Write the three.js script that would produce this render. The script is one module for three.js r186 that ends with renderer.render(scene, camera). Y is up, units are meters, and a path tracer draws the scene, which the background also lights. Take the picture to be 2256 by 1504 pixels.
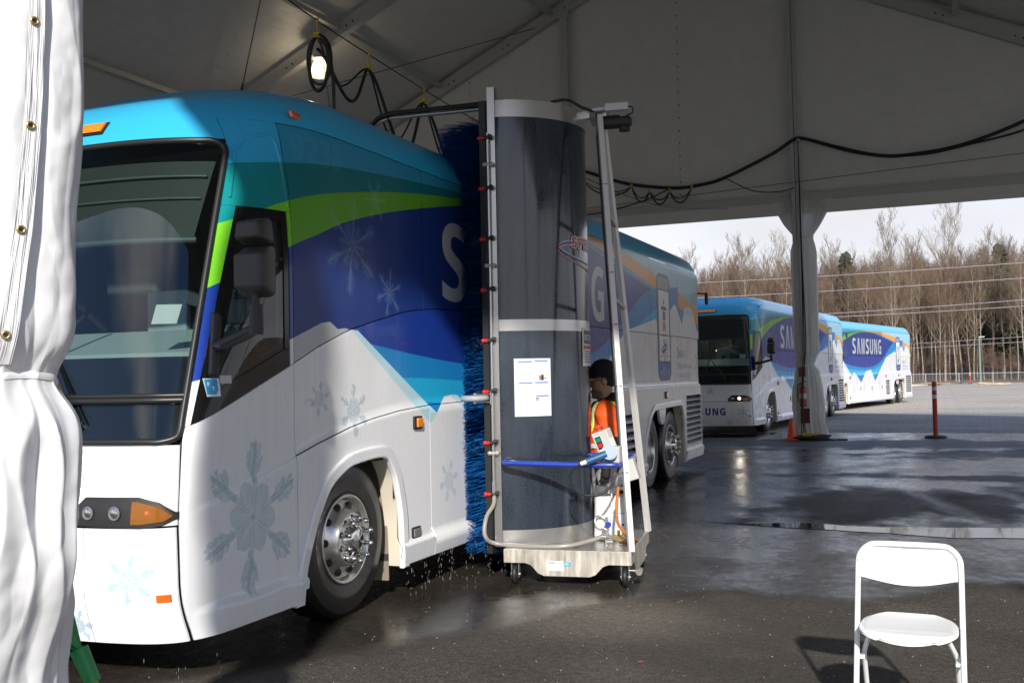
import * as THREE from 'three';
import { mergeGeometries } from 'three/addons/utils/BufferGeometryUtils.js';
import { RoundedBoxGeometry } from 'three/addons/geometries/RoundedBoxGeometry.js';
import { ImprovedNoise } from 'three/addons/math/ImprovedNoise.js';

// ---------------------------------------------------------------- camera, sky, sun, exposure
// axes: -z runs along the marquee (and along the bus being washed), +x to its right, metres; the camera stands in the entrance
const scene = new THREE.Scene();
const camera = new THREE.PerspectiveCamera(36.72, 1024 / 682, 0.05, 1500);
camera.position.set(0, 1.6, 0);
camera.rotation.order = 'YXZ';
camera.rotation.set(Math.atan(76 / 2266), THREE.MathUtils.degToRad(22.4), -0.02);
scene.add(camera);
const renderer = new THREE.WebGLRenderer({ antialias: true });
renderer.toneMapping = THREE.LinearToneMapping;
renderer.toneMappingExposure = 1.66;
renderer.shadowMap.enabled = true;
renderer.shadowMap.type = THREE.PCFSoftShadowMap;

const noise = new ImprovedNoise();
const fbm = (x, y, z, o = 4) => { let s = 0, a = 0.5, n = 0; for (let i = 0; i < o; i++) { s += a * noise.noise(x, y, z); n += a; x = x * 2.03 + 7.1; y = y * 2.03 + 3.7; z = z * 2.03 + 1.3; a *= 0.5; } return s / n; };
const clamp = (v, a = 0, b = 1) => Math.min(b, Math.max(a, v));
const smooth = (a, b, v) => { const t = clamp((v - a) / (b - a)); return t * t * (3 - 2 * t); };
const lerp = (a, b, t) => a + (b - a) * t;

const SUN_AZ = THREE.MathUtils.degToRad(21), SUN_EL = THREE.MathUtils.degToRad(30);
const sunDir = new THREE.Vector3(Math.sin(SUN_AZ) * Math.cos(SUN_EL), Math.sin(SUN_EL), Math.cos(SUN_AZ) * Math.cos(SUN_EL));
{
  const W = 1024, H = 512, data = new Float32Array(W * H * 4);
  for (let j = 0; j < H; j++) for (let i = 0; i < W; i++) {
    const el = ((j + 0.5) / H - 0.5) * Math.PI, az = ((i + 0.5) / W - 0.5) * 2 * Math.PI;
    const dx = Math.cos(el) * Math.cos(az), dy = Math.sin(el), dz = Math.cos(el) * Math.sin(az);
    const up = Math.max(dy, 0);
    // clear air: pale at the horizon, deep blue overhead
    const h = Math.pow(1 - up, 3.2);
    let r = lerp(0.085, 0.56, h), g = lerp(0.175, 0.63, h), b = lerp(0.41, 0.76, h);
    // broken cloud, closing up towards the horizon as a cloud layer does
    const k = 1 / (up + 0.22), cx = dx * k, cz = dz * k;
    const n = fbm(cx * 1.5 + 0.3, cz * 1.5 + 5.5, 0.4, 6) + 0.35 * fbm(cx * 0.55 + 1, cz * 0.55, 2.2, 3);
    const low = 1 - smooth(0.10, 0.34, up), thick = clamp(0.55 + 1.1 * n);
    const cl = lerp(0.80, 0.53, low) + 0.16 * (1 - thick) - 0.06 * low;
    const cover0 = smooth(-0.08 + 0.10 * smooth(0.05, 0.6, up) - 0.32 * (1 - smooth(0.0, 0.34, up)), 0.26 + 0.14 * smooth(0.05, 0.6, up), n);
    const cover = Math.max(cover0, 0.92 * low);
    r = lerp(r, cl * 0.985, cover); g = lerp(g, cl * 0.99, cover); b = lerp(b, cl * 1.03, cover);
    if (dy < 0) { const t = smooth(0, -0.06, dy); r = lerp(r, 0.18, t); g = lerp(g, 0.175, t); b = lerp(b, 0.17, t); }
    data.set([r, g, b, 1], (j * W + i) * 4);
  }
  const sky = new THREE.DataTexture(data, W, H, THREE.RGBAFormat, THREE.FloatType);
  sky.mapping = THREE.EquirectangularReflectionMapping; sky.magFilter = sky.minFilter = THREE.LinearFilter; sky.wrapS = THREE.RepeatWrapping; sky.needsUpdate = true;
  scene.background = sky; scene.environment = sky;
}
const sun = new THREE.DirectionalLight(new THREE.Color(1, 0.955, 0.88), 3.5);
sun.target.position.set(-4, 0, -30); sun.position.copy(sunDir).multiplyScalar(120).add(sun.target.position);
sun.castShadow = true; sun.shadow.mapSize.set(4096, 4096); sun.shadow.radius = 3.2;
Object.assign(sun.shadow.camera, { left: -70, right: 70, top: 70, bottom: -70, near: 1, far: 320 });
scene.add(sun, sun.target);

// ---------------------------------------------------------------- helpers
function rngOf(seed) { let a = seed >>> 0; return () => { a = (a + 0x6d2b79f5) | 0; let t = Math.imul(a ^ (a >>> 15), 1 | a); t = (t + Math.imul(t ^ (t >>> 7), 61 | t)) ^ t; return ((t ^ (t >>> 14)) >>> 0) / 4294967296; }; }
const V = (x, y, z) => new THREE.Vector3(x, y, z);
const taken = {};
function numbered(name) { const n = taken[name] = (taken[name] ?? -1) + 1; return n ? `${name}_${String(n).padStart(3, '0')}` : name; }
function tag(o, label, category, group, kind) { o.userData = {}; if (label) o.userData.label = label; if (category) o.userData.category = category; if (group) o.userData.group = group; if (kind) o.userData.kind = kind; return o; }
function thing(name, label, category, [x, y, z] = [0, 0, 0], turn = 0, group) {
  const o = new THREE.Group(); o.name = numbered(name); o.position.set(x, y, z); o.rotation.y = turn; scene.add(o);
  return tag(o, label, category, group);
}
const flat = (g) => { const r = g.index ? g.toNonIndexed() : g; for (const k of Object.keys(r.attributes)) if (!['position', 'normal', 'uv', 'color'].includes(k)) r.deleteAttribute(k); return r; };
const merge = (gs) => { gs = (Array.isArray(gs) ? gs : [gs]).flat(9); return gs.length === 1 ? gs[0] : mergeGeometries(gs.map(flat)); };
function obj(name, geos, m, parent = scene) {
  const o = new THREE.Mesh(merge(geos), m); o.name = parent === scene ? numbered(name) : name; o.castShadow = o.receiveShadow = true; parent.add(o); return o;
}
function struct(name, geos, m) { const o = obj(name, geos, m); o.userData.kind = 'structure'; return o; }
function clone(src, label, [x, y, z], turn = 0) { const c = src.clone(); c.name = numbered(src.name.replace(/_\d{3}$/, '')); c.position.set(x, y, z); c.rotation.y = turn; c.userData = { ...src.userData, ...(label ? { label } : {}) }; scene.add(c); return c; }
function move(g, p, r) { if (r) g.applyMatrix4(new THREE.Matrix4().makeRotationFromEuler(new THREE.Euler(...r))); if (p) g.translate(...p); return g; }
const box = (w, h, d, p, r) => move(new THREE.BoxGeometry(w, h, d), p, r);
const rbox = (w, h, d, rad, p, r, s = 2) => move(new RoundedBoxGeometry(w, h, d, s, rad), p, r);
const sph = (r, p, s = 16) => move(new THREE.SphereGeometry(r, s, Math.round(s * 0.7)), p);
const cyl = (r0, r1, h, p, r, seg = 20) => move(new THREE.CylinderGeometry(r1, r0, h, seg), p, r);
function seg(a, b, r, r1 = r, n = 8, open = false) { // a straight bar from a to b
  const d = V().subVectors(b, a), g = new THREE.CylinderGeometry(r1, r, d.length(), n, 1, open);
  g.applyQuaternion(new THREE.Quaternion().setFromUnitVectors(V(0, 1, 0), d.clone().normalize())); g.translate((a.x + b.x) / 2, (a.y + b.y) / 2, (a.z + b.z) / 2); return g;
}
function beam(a, b, w, h, up = V(0, 1, 0)) { // a rectangular bar from a to b, h measured along up
  const d = V().subVectors(b, a), z = d.clone().normalize(), x = V().crossVectors(up, z).normalize(), y = V().crossVectors(z, x);
  const g = new THREE.BoxGeometry(w, h, d.length()); g.applyMatrix4(new THREE.Matrix4().makeBasis(x, y, z)); g.translate((a.x + b.x) / 2, (a.y + b.y) / 2, (a.z + b.z) / 2); return g;
}
const curve = (pts, closed = false, t = 0.5) => new THREE.CatmullRomCurve3(pts, closed, 'catmullrom', t);
const tube = (pts, r, n = 48, rad = 8, closed = false) => new THREE.TubeGeometry(Array.isArray(pts) ? curve(pts, closed) : pts, n, r, rad, closed);
const lathe = (pts, seg = 32) => new THREE.LatheGeometry(pts.map(([r, y]) => new THREE.Vector2(r, y)), seg);
function ex(pts, depth, bevel = 0, holes = []) { // outline in x/y pulled out along z
  const s = new THREE.Shape(pts.map(([x, y]) => new THREE.Vector2(x, y))); for (const h of holes) s.holes.push(new THREE.Path(h.map(([x, y]) => new THREE.Vector2(x, y))));
  return new THREE.ExtrudeGeometry(s, { depth, bevelEnabled: bevel > 0, bevelThickness: bevel, bevelSize: bevel, bevelSegments: 2, curveSegments: 12 });
}
// piecewise linear table
const table = (pts) => (v) => { if (v <= pts[0][0]) return pts[0][1]; for (let i = 1; i < pts.length; i++) if (v <= pts[i][0]) return lerp(pts[i - 1][1], pts[i][1], (v - pts[i - 1][0]) / (pts[i][0] - pts[i - 1][0])); return pts[pts.length - 1][1]; };
const soft = (pts) => { const f = table(pts), w = 0.06 * (pts[pts.length - 1][0] - pts[0][0]) / 2; return (v) => (f(v - w) + f(v + w) + 2 * f(v) + f(v - w / 2) + f(v + w / 2)) / 6; };
function grid(nu, nv, f, keep, uvf) { // a sheet of quads from f(u, v)
  const pos = [], uv = [], idx = [];
  for (let j = 0; j <= nv; j++) for (let i = 0; i <= nu; i++) { const p = f(i / nu, j / nv); pos.push(p.x, p.y, p.z); const t = uvf ? uvf(p, i / nu, j / nv) : [i / nu, j / nv]; uv.push(t[0], t[1]); }
  for (let j = 0; j < nv; j++) for (let i = 0; i < nu; i++) { if (keep && !keep((i + 0.5) / nu, (j + 0.5) / nv)) continue; const a = j * (nu + 1) + i, b = a + 1, c = a + nu + 1, d = c + 1; idx.push(a, b, d, a, d, c); }
  const g = new THREE.BufferGeometry(); g.setAttribute('position', new THREE.Float32BufferAttribute(pos, 3)); g.setAttribute('uv', new THREE.Float32BufferAttribute(uv, 2)); g.setIndex(idx); g.computeVertexNormals(); return g;
}
function canvasTex(w, h, draw, srgb = true) {
  const c = document.createElement('canvas'); c.width = w; c.height = h; const x = c.getContext('2d'); draw(x, w, h);
  const t = new THREE.CanvasTexture(c); if (srgb) t.colorSpace = THREE.SRGBColorSpace; t.anisotropy = 8; return t;
}
function dataTex(w, h, f, srgb = false) { // f(u, v) -> [r, g, b] 0..1
  const d = new Uint8Array(w * h * 4);
  for (let j = 0; j < h; j++) for (let i = 0; i < w; i++) { const c = f((i + 0.5) / w, (j + 0.5) / h), o = (j * w + i) * 4; d[o] = clamp(c[0]) * 255; d[o + 1] = clamp(c[1]) * 255; d[o + 2] = clamp(c[2]) * 255; d[o + 3] = 255; }
  const t = new THREE.DataTexture(d, w, h); t.magFilter = t.minFilter = THREE.LinearFilter; t.wrapS = t.wrapT = THREE.RepeatWrapping; if (srgb) t.colorSpace = THREE.SRGBColorSpace; t.needsUpdate = true; return t;
}
const lin = (r, g = r, b = r) => new THREE.Color().setRGB(r, g, b);
const std = (c, roughness = 0.6, metalness = 0, o = {}) => new THREE.MeshStandardMaterial({ color: c, roughness, metalness, side: THREE.DoubleSide, ...o });
const phys = (c, roughness, o = {}) => new THREE.MeshPhysicalMaterial({ color: c, roughness, side: THREE.DoubleSide, ...o });
const emit = (c, i, base = lin(0.8)) => std(base, 0.4, 0, { emissive: c, emissiveIntensity: i });

// signed distance figures -> one smooth skin (surface nets)
const sCap = (p, a, b, ra, rb) => { const ax = b[0] - a[0], ay = b[1] - a[1], az = b[2] - a[2], px = p[0] - a[0], py = p[1] - a[1], pz = p[2] - a[2]; const t = clamp((px * ax + py * ay + pz * az) / (ax * ax + ay * ay + az * az + 1e-9)); return Math.hypot(px - ax * t, py - ay * t, pz - az * t) - lerp(ra, rb, t); };
const sEll = (p, c, r) => { const x = (p[0] - c[0]) / r[0], y = (p[1] - c[1]) / r[1], z = (p[2] - c[2]) / r[2], k = Math.hypot(x, y, z); return (k - 1) * Math.min(r[0], r[1], r[2]); };
const smin = (a, b, k) => { const h = Math.max(k - Math.abs(a - b), 0) / k; return Math.min(a, b) - h * h * k / 4; };
function skin(f, lo, hi, cell) {
  const n = lo.map((l, i) => Math.ceil((hi[i] - l) / cell) + 1), [nx, ny, nz] = n, val = new Float32Array(nx * ny * nz), at = (i, j, k) => i + nx * (j + ny * k);
  for (let k = 0; k < nz; k++) for (let j = 0; j < ny; j++) for (let i = 0; i < nx; i++) val[at(i, j, k)] = f([lo[0] + i * cell, lo[1] + j * cell, lo[2] + k * cell]);
  const vid = new Int32Array(nx * ny * nz).fill(-1), pos = [], idx = [];
  for (let k = 0; k < nz - 1; k++) for (let j = 0; j < ny - 1; j++) for (let i = 0; i < nx - 1; i++) {
    let c = 0, sx = 0, sy = 0, sz = 0;
    for (let e = 0; e < 12; e++) {
      const ax = e >> 2, u = e & 1, w = (e >> 1) & 1, o = [0, 0, 0]; o[(ax + 1) % 3] = u; o[(ax + 2) % 3] = w; const q = [...o]; q[ax] = 1;
      const va = val[at(i + o[0], j + o[1], k + o[2])], vb = val[at(i + q[0], j + q[1], k + q[2])];
      if ((va < 0) !== (vb < 0)) { const t = va / (va - vb); sx += o[0] + (q[0] - o[0]) * t; sy += o[1] + (q[1] - o[1]) * t; sz += o[2] + (q[2] - o[2]) * t; c++; }
    }
    if (c) { vid[at(i, j, k)] = pos.length / 3; pos.push(lo[0] + (i + sx / c) * cell, lo[1] + (j + sy / c) * cell, lo[2] + (k + sz / c) * cell); }
  }
  const quad = (a, b, c, d, fl) => { if (a < 0 || b < 0 || c < 0 || d < 0) return; fl ? idx.push(a, b, c, a, c, d) : idx.push(a, c, b, a, d, c); };
  for (let k = 1; k < nz - 1; k++) for (let j = 1; j < ny - 1; j++) for (let i = 1; i < nx - 1; i++) {
    const v = val[at(i, j, k)] < 0;
    if (v !== (val[at(i + 1, j, k)] < 0)) quad(vid[at(i, j - 1, k - 1)], vid[at(i, j, k - 1)], vid[at(i, j, k)], vid[at(i, j - 1, k)], v);
    if (v !== (val[at(i, j + 1, k)] < 0)) quad(vid[at(i - 1, j, k - 1)], vid[at(i - 1, j, k)], vid[at(i, j, k)], vid[at(i, j, k - 1)], v);
    if (v !== (val[at(i, j, k + 1)] < 0)) quad(vid[at(i - 1, j - 1, k)], vid[at(i, j - 1, k)], vid[at(i, j, k)], vid[at(i - 1, j, k)], v);
  }
  const g = new THREE.BufferGeometry(); g.setAttribute('position', new THREE.Float32BufferAttribute(pos, 3)); g.setAttribute('uv', new THREE.Float32BufferAttribute(new Float32Array(pos.length / 3 * 2), 2)); g.setIndex(idx); g.computeVertexNormals(); return g;
}

// ---------------------------------------------------------------- ground
const inPoly = (x, y, p) => { let c = false; for (let i = 0, j = p.length - 1; i < p.length; j = i++) if ((p[i][1] > y) !== (p[j][1] > y) && x < (p[j][0] - p[i][0]) * (y - p[i][1]) / (p[j][1] - p[i][1]) + p[i][0]) c = !c; return c; };
const segDist = (x, y, a, b) => { const dx = b[0] - a[0], dy = b[1] - a[1], t = clamp(((x - a[0]) * dx + (y - a[1]) * dy) / (dx * dx + dy * dy)); return Math.hypot(x - a[0] - dx * t, y - a[1] - dy * t); };
// how wet the asphalt is (0 dry .. 1 running wet): run-off from the wash spreads from the bus towards the doorway
const WET_EDGE = table([[-9, -4.2], [-4.6, -3.6], [-3.4, -5.0], [-2.9, -5.6], [-1.97, -7.2], [-1.6, -7.5], [-0.6, -7.45], [-0.24, -7.8], [0.2, -8.3], [1.5, -8.5], [6, -9.2]]);
function wetness(x, z) {
  const n = fbm(x * 0.55, z * 0.4, 3.1, 4), n2 = fbm(x * 1.7 + 5, z * 1.1, 8.8, 4);
  let w = smooth(0.35, -0.25, z - WET_EDGE(x) + 0.5 * n2);
  const d = (cx, cz, rx, rz) => Math.hypot((x - cx) / rx, (z - cz) / rz) + 0.9 * n + 0.8 * n2;
  for (const [cx, cz, rx, rz] of [[-0.75, -13.0, 1.0, 1.75], [0.55, -12.9, 0.6, 1.25], [0.3, -16.2, 2.6, 0.45], [2.6, -14.6, 1.5, 2.0], [-1.6, -23.2, 9, 1.5], [0.9, -20.6, 1.8, 1.0]]) w *= lerp(0.4, 1, smooth(0.6, 1.35, d(cx, cz, rx, rz)));
  for (const [a, b] of [[[-0.67, -15.6], [0.4, -11.5]], [[0.28, -15.8], [1.2, -12.6]]]) w = Math.max(w, smooth(0.34, 0.02, segDist(x, z, a, b) + 0.3 * n2) * 0.75);
  w *= 0.78 + 0.45 * n2 + 0.12 * noise.noise(x * 15, z * 9, 2);
  return clamp(w);
}
const asphaltTile = dataTex(1024, 1024, (u, v) => { // 2.5 m of aggregate
  const x = u * 2.5, y = v * 2.5, per = (f, s) => { const a = noise.noise(x * f, y * f, s), b = noise.noise((x - 2.5) * f, y * f, s), c = noise.noise(x * f, (y - 2.5) * f, s), d = noise.noise((x - 2.5) * f, (y - 2.5) * f, s); return lerp(lerp(a, b, u), lerp(c, d, u), v); };
  const t = 0.58 + 0.3 * per(70, 1) + 0.34 * per(150, 4) + 0.16 * per(22, 2); const spark = smooth(0.36, 0.56, per(95, 9)) * 0.4;
  const g = clamp(t + spark); return [g * 1.0, g * 0.965, g * 0.92];
}, true);
asphaltTile.repeat.set(1 / 2.5, 1 / 2.5);
const asphaltBump = asphaltTile.clone(); asphaltBump.colorSpace = THREE.NoColorSpace; asphaltBump.repeat.set(1 / 2.5, 1 / 2.5); asphaltBump.needsUpdate = true;
const FLOOR = { x0: -22, x1: 11, z0: -27.2, z1: 5 };
const wetRough = dataTex(1500, 1500, (u, v) => {
  const x = lerp(FLOOR.x0, FLOOR.x1, u), z = lerp(FLOOR.z1, FLOOR.z0, v); if (x < -9 || x > 7.5) return [0.6, 0.6, 0.6];
  const w = wetness(x, z), f = noise.noise(x * 9, z * 9, 3), r = lerp(0.85, 0.11, w) + 0.09 * f * (1 - 0.6 * w); return [r, r, r];
});
wetRough.repeat.set(1 / (FLOOR.x1 - FLOOR.x0), 1 / (FLOOR.z1 - FLOOR.z0)); wetRough.offset.set(-FLOOR.x0 / (FLOOR.x1 - FLOOR.x0), FLOOR.z1 / (FLOOR.z1 - FLOOR.z0));
{
  const nu = 300, nv = 290;
  const g = grid(nu, nv, (u, v) => { const z = lerp(FLOOR.z1, FLOOR.z0, v), x = lerp(FLOOR.x0, FLOOR.x1, u); return V(x, 0.004, v === 1 ? z + 0.9 * fbm(x * 0.4, 1, 2, 3) : z); }, null, (p) => [p.x, -p.z]);
  const p = g.attributes.position, col = new Float32Array(p.count * 3);
  for (let i = 0; i < p.count; i++) {
    const x = p.getX(i), z = p.getZ(i), w = wetness(x, z), n = fbm(x * 0.8, z * 0.8, 5, 4), streak = fbm(x * 0.5 + z * 0.9, (z - x) * 3.0, 7, 3);
    // dry asphalt carries pale dust and stains; wet asphalt is darker
    const dust = smooth(-0.05, 0.5, fbm(x * 0.9 + 2, z * 1.3, 11, 4)) * (1 - w);
    const paintedReflection = smooth(1.15, 0.35, Math.hypot((x + 2.05) / 0.95, (z + 6.45) / 0.72) + 0.5 * n) * 0.9;  // sunlight thrown back by the machine shield, painted into the ground colour
    const b = (0.165 + 0.06 * n + 0.05 * streak) * lerp(1, 0.55, w) + 0.10 * dust + 0.2 * paintedReflection;
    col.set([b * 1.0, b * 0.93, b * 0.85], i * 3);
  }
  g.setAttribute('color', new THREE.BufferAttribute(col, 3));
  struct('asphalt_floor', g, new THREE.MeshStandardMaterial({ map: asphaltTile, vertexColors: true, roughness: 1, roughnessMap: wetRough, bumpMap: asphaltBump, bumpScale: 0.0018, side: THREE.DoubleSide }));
}
const gravelTile = dataTex(1024, 1024, (u, v) => {
  const x = u * 4, y = v * 4, per = (f, s) => { const a = noise.noise(x * f, y * f, s), b = noise.noise((x - 4) * f, y * f, s), c = noise.noise(x * f, (y - 4) * f, s), d = noise.noise((x - 4) * f, (y - 4) * f, s); return lerp(lerp(a, b, u), lerp(c, d, u), v); };
  const t = clamp(0.62 + 0.3 * per(14, 1) + 0.35 * per(34, 2) + 0.1 * per(3, 6)); return [t, t * 0.985, t * 0.96];
}, true);
gravelTile.repeat.set(0.25, 0.25);
const groundSheet = (x0, x1, z0, z1, y, nu, nv, colf, edge) => {
  const g = grid(nu, nv, (u, v) => { const x = lerp(x0, x1, u); let z = lerp(z1, z0, v); if (edge && (v === 0 || v === 1)) z += edge * fbm(x * 0.25, z, 2, 4); return V(x, y, z); }, null, (p) => [p.x, -p.z]);
  const p = g.attributes.position, c = new Float32Array(p.count * 3); for (let i = 0; i < p.count; i++) c.set(colf(p.getX(i), p.getZ(i)), i * 3); g.setAttribute('color', new THREE.BufferAttribute(c, 3)); return g;
};
const gravelMat = new THREE.MeshStandardMaterial({ map: gravelTile, vertexColors: true, roughness: 0.95, bumpMap: gravelTile, bumpScale: 0.016, side: THREE.DoubleSide });
struct('ground', groundSheet(-420, 420, -640, 60, 0, 120, 120, (x, z) => { const b = 0.85 + 0.2 * fbm(x * 0.12, z * 0.12, 1, 4); return z < -113 ? [0.4, 0.32, 0.24] : [b, b * 0.98, b * 0.95]; }), gravelMat);
struct('gravel_strip', groundSheet(-60, 60, -39, -26.2, 0.002, 160, 70, (x, z) => { const b = 0.52 + 0.3 * fbm(x * 0.5, z * 1.1, 1, 4) + 0.16 * fbm(x * 2, z * 2, 3, 2); return [b, b * 0.98, b * 0.95]; }, 0.6), gravelMat);
struct('parking_lot', groundSheet(-90, 90, -111, -40, 0.004, 160, 160, (x, z) => { const tracks = fbm(x * 0.05 + 3, z * 0.7, 2, 4), b = 0.98 + 0.34 * tracks + 0.26 * fbm(x * 0.2, z * 0.25, 7, 3); return [b, b * 0.91, b * 0.80]; }, 0.8), new THREE.MeshStandardMaterial({ map: gravelTile, vertexColors: true, roughness: 0.95, side: THREE.DoubleSide }));
const waterMat = phys(lin(0.02, 0.022, 0.024), 0.03, { ior: 1.33 });
function puddle(pts, y = 0.009) { const s = new THREE.Shape(curve(pts.map(([x, z]) => V(x, z, 0)), true).getPoints(90).map((p) => new THREE.Vector2(p.x + 0.035 * noise.noise(p.x * 5, p.y * 5, 1), p.y + 0.035 * noise.noise(p.x * 5, p.y * 5, 7)))); const g = new THREE.ShapeGeometry(s); g.rotateX(Math.PI / 2); g.translate(0, y, 0); const o = struct('puddle_water', g, waterMat); return o; }
puddle([[-2.5, -11.0], [-1.9, -10.92], [-1.3, -11.12], [-0.7, -11.0], [-0.1, -11.12], [0.9, -11.3], [2.4, -11.5], [3.6, -11.1], [2.6, -10.5], [0.8, -10.62], [0.1, -10.5], [-0.5, -10.62], [-1.2, -10.72], [-1.9, -10.85]]);
puddle([[-6.9, -25.9], [-5.4, -26.4], [-4.2, -26.0], [-4.4, -25.2], [-5.8, -24.9], [-7.0, -25.1]]);

// a few loose stones on the asphalt
{
  const r = rngOf(5), gs = [];
  for (let i = 0; i < 1800; i++) { const z = -3.6 - 8 * Math.pow(r(), 1.3), x = -3.4 + 5.2 * r(), s = 0.002 + 0.005 * Math.pow(r(), 3), g = new THREE.IcosahedronGeometry(s, 0); g.scale(1, 0.6, 0.8 + 0.5 * r()); g.rotateY(r() * 6); g.translate(x, 0.004 + s * 0.4, z); gs.push(g); }
  tag(obj('grit', gs, std(lin(0.22, 0.2, 0.18), 0.8)), 'scattered grit and tiny stones on the dark asphalt in front of the machine', 'grit', null, 'stuff');
}

// ---------------------------------------------------------------- marquee
const TENT = { ridge: -5.78, half: 15.03, eave: 5.42, top: 12.45, front: -2.2, back: -24.9 };
const roofY = (x) => TENT.top - Math.abs(x - TENT.ridge) * (TENT.top - TENT.eave) / TENT.half;
const weave = dataTex(512, 512, (u, v) => { const x = u * 3, y = v * 3; const k = 0.95 + 0.02 * noise.noise(x * 3, y * 1.5, 1) + 0.015 * noise.noise(x * 40, y * 3, 2) + 0.02 * Math.sin(v * 3 * 200); return [k, k, k * 0.99]; }, true);
weave.repeat.set(1 / 3, 1 / 3);
const wrinkle = dataTex(512, 512, (u, v) => { const x = u * 4, y = v * 4, per = (fx, fy, s) => { const q = (a, b) => noise.noise(a * fx, b * fy, s); return lerp(lerp(q(x, y), q(x - 4, y), u), lerp(q(x, y - 4), q(x - 4, y - 4), u), v); }; const k = 0.5 + 0.35 * per(1.2, 6, 2) + 0.15 * per(5, 14, 5); return [k, k, k]; });
wrinkle.repeat.set(1 / 4, 1 / 4);
const fabric = phys(lin(0.78, 0.775, 0.755), 0.5, { map: weave, bumpMap: wrinkle, bumpScale: 0.02 });
const alu = std(lin(0.5, 0.5, 0.48), 0.5, 0.25), aluDark = std(lin(0.3, 0.3, 0.29), 0.5, 0.5), cableMat = std(lin(0.012), 0.5), steelWire = std(lin(0.16), 0.5, 0.8);
const tent = thing('event_marquee', 'huge white fabric marquee with grey aluminium frame over the wash bay', 'marquee', [0, 0, 0]);
{
  const frames = [-2.2, -7.8, -13.5, -19.7, -24.9], eaves = [TENT.ridge - TENT.half, TENT.ridge + TENT.half];
  const planarUV = (g, fx, fy) => { const p = g.attributes.position, uv = new Float32Array(p.count * 2); for (let i = 0; i < p.count; i++) { uv[2 * i] = fx(p.getX(i), p.getY(i), p.getZ(i)); uv[2 * i + 1] = fy(p.getX(i), p.getY(i), p.getZ(i)); } g.setAttribute('uv', new THREE.BufferAttribute(uv, 2)); return g; };
  // each bay has a sheet on either slope, slightly slack between the rafters
  for (const sgn of [-1, 1]) for (let k = 0; k < 4; k++) {
    const z0 = frames[k] + (k ? 0 : 0.35), z1 = frames[k + 1] - (k === 3 ? 0.3 : 0);
    const sheet = (dy) => grid(18, 10, (u, v) => { const d = u * (TENT.half + 0.12), z = lerp(z0, z1, v); return V(TENT.ridge + sgn * d, TENT.top - d * (TENT.top - TENT.eave) / TENT.half + 0.24 + dy - 0.10 * Math.sin(v * Math.PI) * (0.5 + 0.5 * Math.sin(u * Math.PI)), z); }, null, (p, u, v) => [p.z, u * 16]);
    obj('roof_sheet', [sheet(0), sheet(0.02)], fabric, tent);
  }
  const gable = (z, name) => { const g = ex([[eaves[0] - 0.1, TENT.eave - 0.06], [eaves[1] + 0.1, TENT.eave - 0.06], [eaves[1] + 0.1, TENT.eave + 0.3], [TENT.ridge, TENT.top + 0.34], [eaves[0] - 0.1, TENT.eave + 0.3]], 0.03); g.translate(0, 0, z); return obj(name, planarUV(g, (x) => x, (x, y) => y), fabric, tent); };
  gable(TENT.back - 0.16, 'gable_wall'); gable(TENT.front + 0.1, 'gable_wall');
  // wide welded seams with stitched eyelets on the far gable
  for (const x of [-5.72, -11.4]) { const s = obj('gable_seam', box(0.05, roofY(x) - TENT.eave, 0.006, [x, (roofY(x) + TENT.eave) / 2, TENT.back - 0.124]), fabric, tent); const st = []; for (let y = TENT.eave + 0.25; y < roofY(x) - 0.2; y += 0.32) st.push(cyl(0.018, 0.018, 0.01, [x + 0.01, y, TENT.back - 0.118], [Math.PI / 2, 0, 0], 8)); obj('eyelet', st, cableMat, s).userData.kind = 'stuff'; }
  for (const x of eaves) { if (x > 0) { obj('side_valance', box(0.02, 0.55, TENT.front - TENT.back, [x, TENT.eave - 0.2, (TENT.front + TENT.back) / 2]), fabric, tent); continue; } const g = box(0.03, TENT.eave, TENT.front - TENT.back, [x + Math.sign(x) * 0.02, TENT.eave / 2, (TENT.front + TENT.back) / 2]); obj('side_wall', planarUV(g, (a, b, c) => c, (a, b) => b), fabric, tent); }
  for (const z of frames) for (const sgn of [-1, 1]) {
    const a = V(TENT.ridge + sgn * 0.02, TENT.top - 0.06, z), b = V(TENT.ridge + sgn * TENT.half, TENT.eave - 0.06, z), r = obj('rafter', [beam(a, b, 0.13, 0.3, V(0, 1, 0)), beam(a.clone().add(V(0, -0.15, 0)), b.clone().add(V(0, -0.15, 0)), 0.19, 0.035)], alu, tent);
    const bolts = []; for (let d = 1.2; d < 15; d += 1.6) for (const e of [0, 0.16]) { const x = TENT.ridge + sgn * (d + e); bolts.push(cyl(0.022, 0.022, 0.02, [x, roofY(x) - 0.08, z + 0.07], [Math.PI / 2, 0, 0], 8)); } obj('bolt', bolts, cableMat, r).userData.kind = 'stuff';
    obj('eave_post', box(0.16, TENT.eave - 0.1, 0.16, [TENT.ridge + sgn * (TENT.half - 0.1), (TENT.eave - 0.1) / 2, z]), alu, tent);
  }
  for (let k = 0; k < 4; k++) for (let d = -12.8; d <= 12.81; d += 3.2) { const x = TENT.ridge + d, y = roofY(x) + 0.02; obj('purlin', beam(V(x, y, frames[k] - 0.08), V(x, y, frames[k + 1] + 0.08), 0.13, 0.11), alu, tent); }
  const rod = (a, b) => [seg(a, b, 0.013, 0.013, 6), seg(a.clone().lerp(b, 0.06), a.clone().lerp(b, 0.1), 0.035, 0.03, 8)];
  const brace = (xa, za, xb, zb, dy = -0.12) => obj('brace_cable', rod(V(xa, roofY(xa) + dy, za), V(xb, roofY(xb) + dy, zb)), steelWire, tent);
  brace(-15.2, -19.75, -9.4, -24.8); brace(-14.9, -19.65, -9.3, -13.9);
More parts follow.
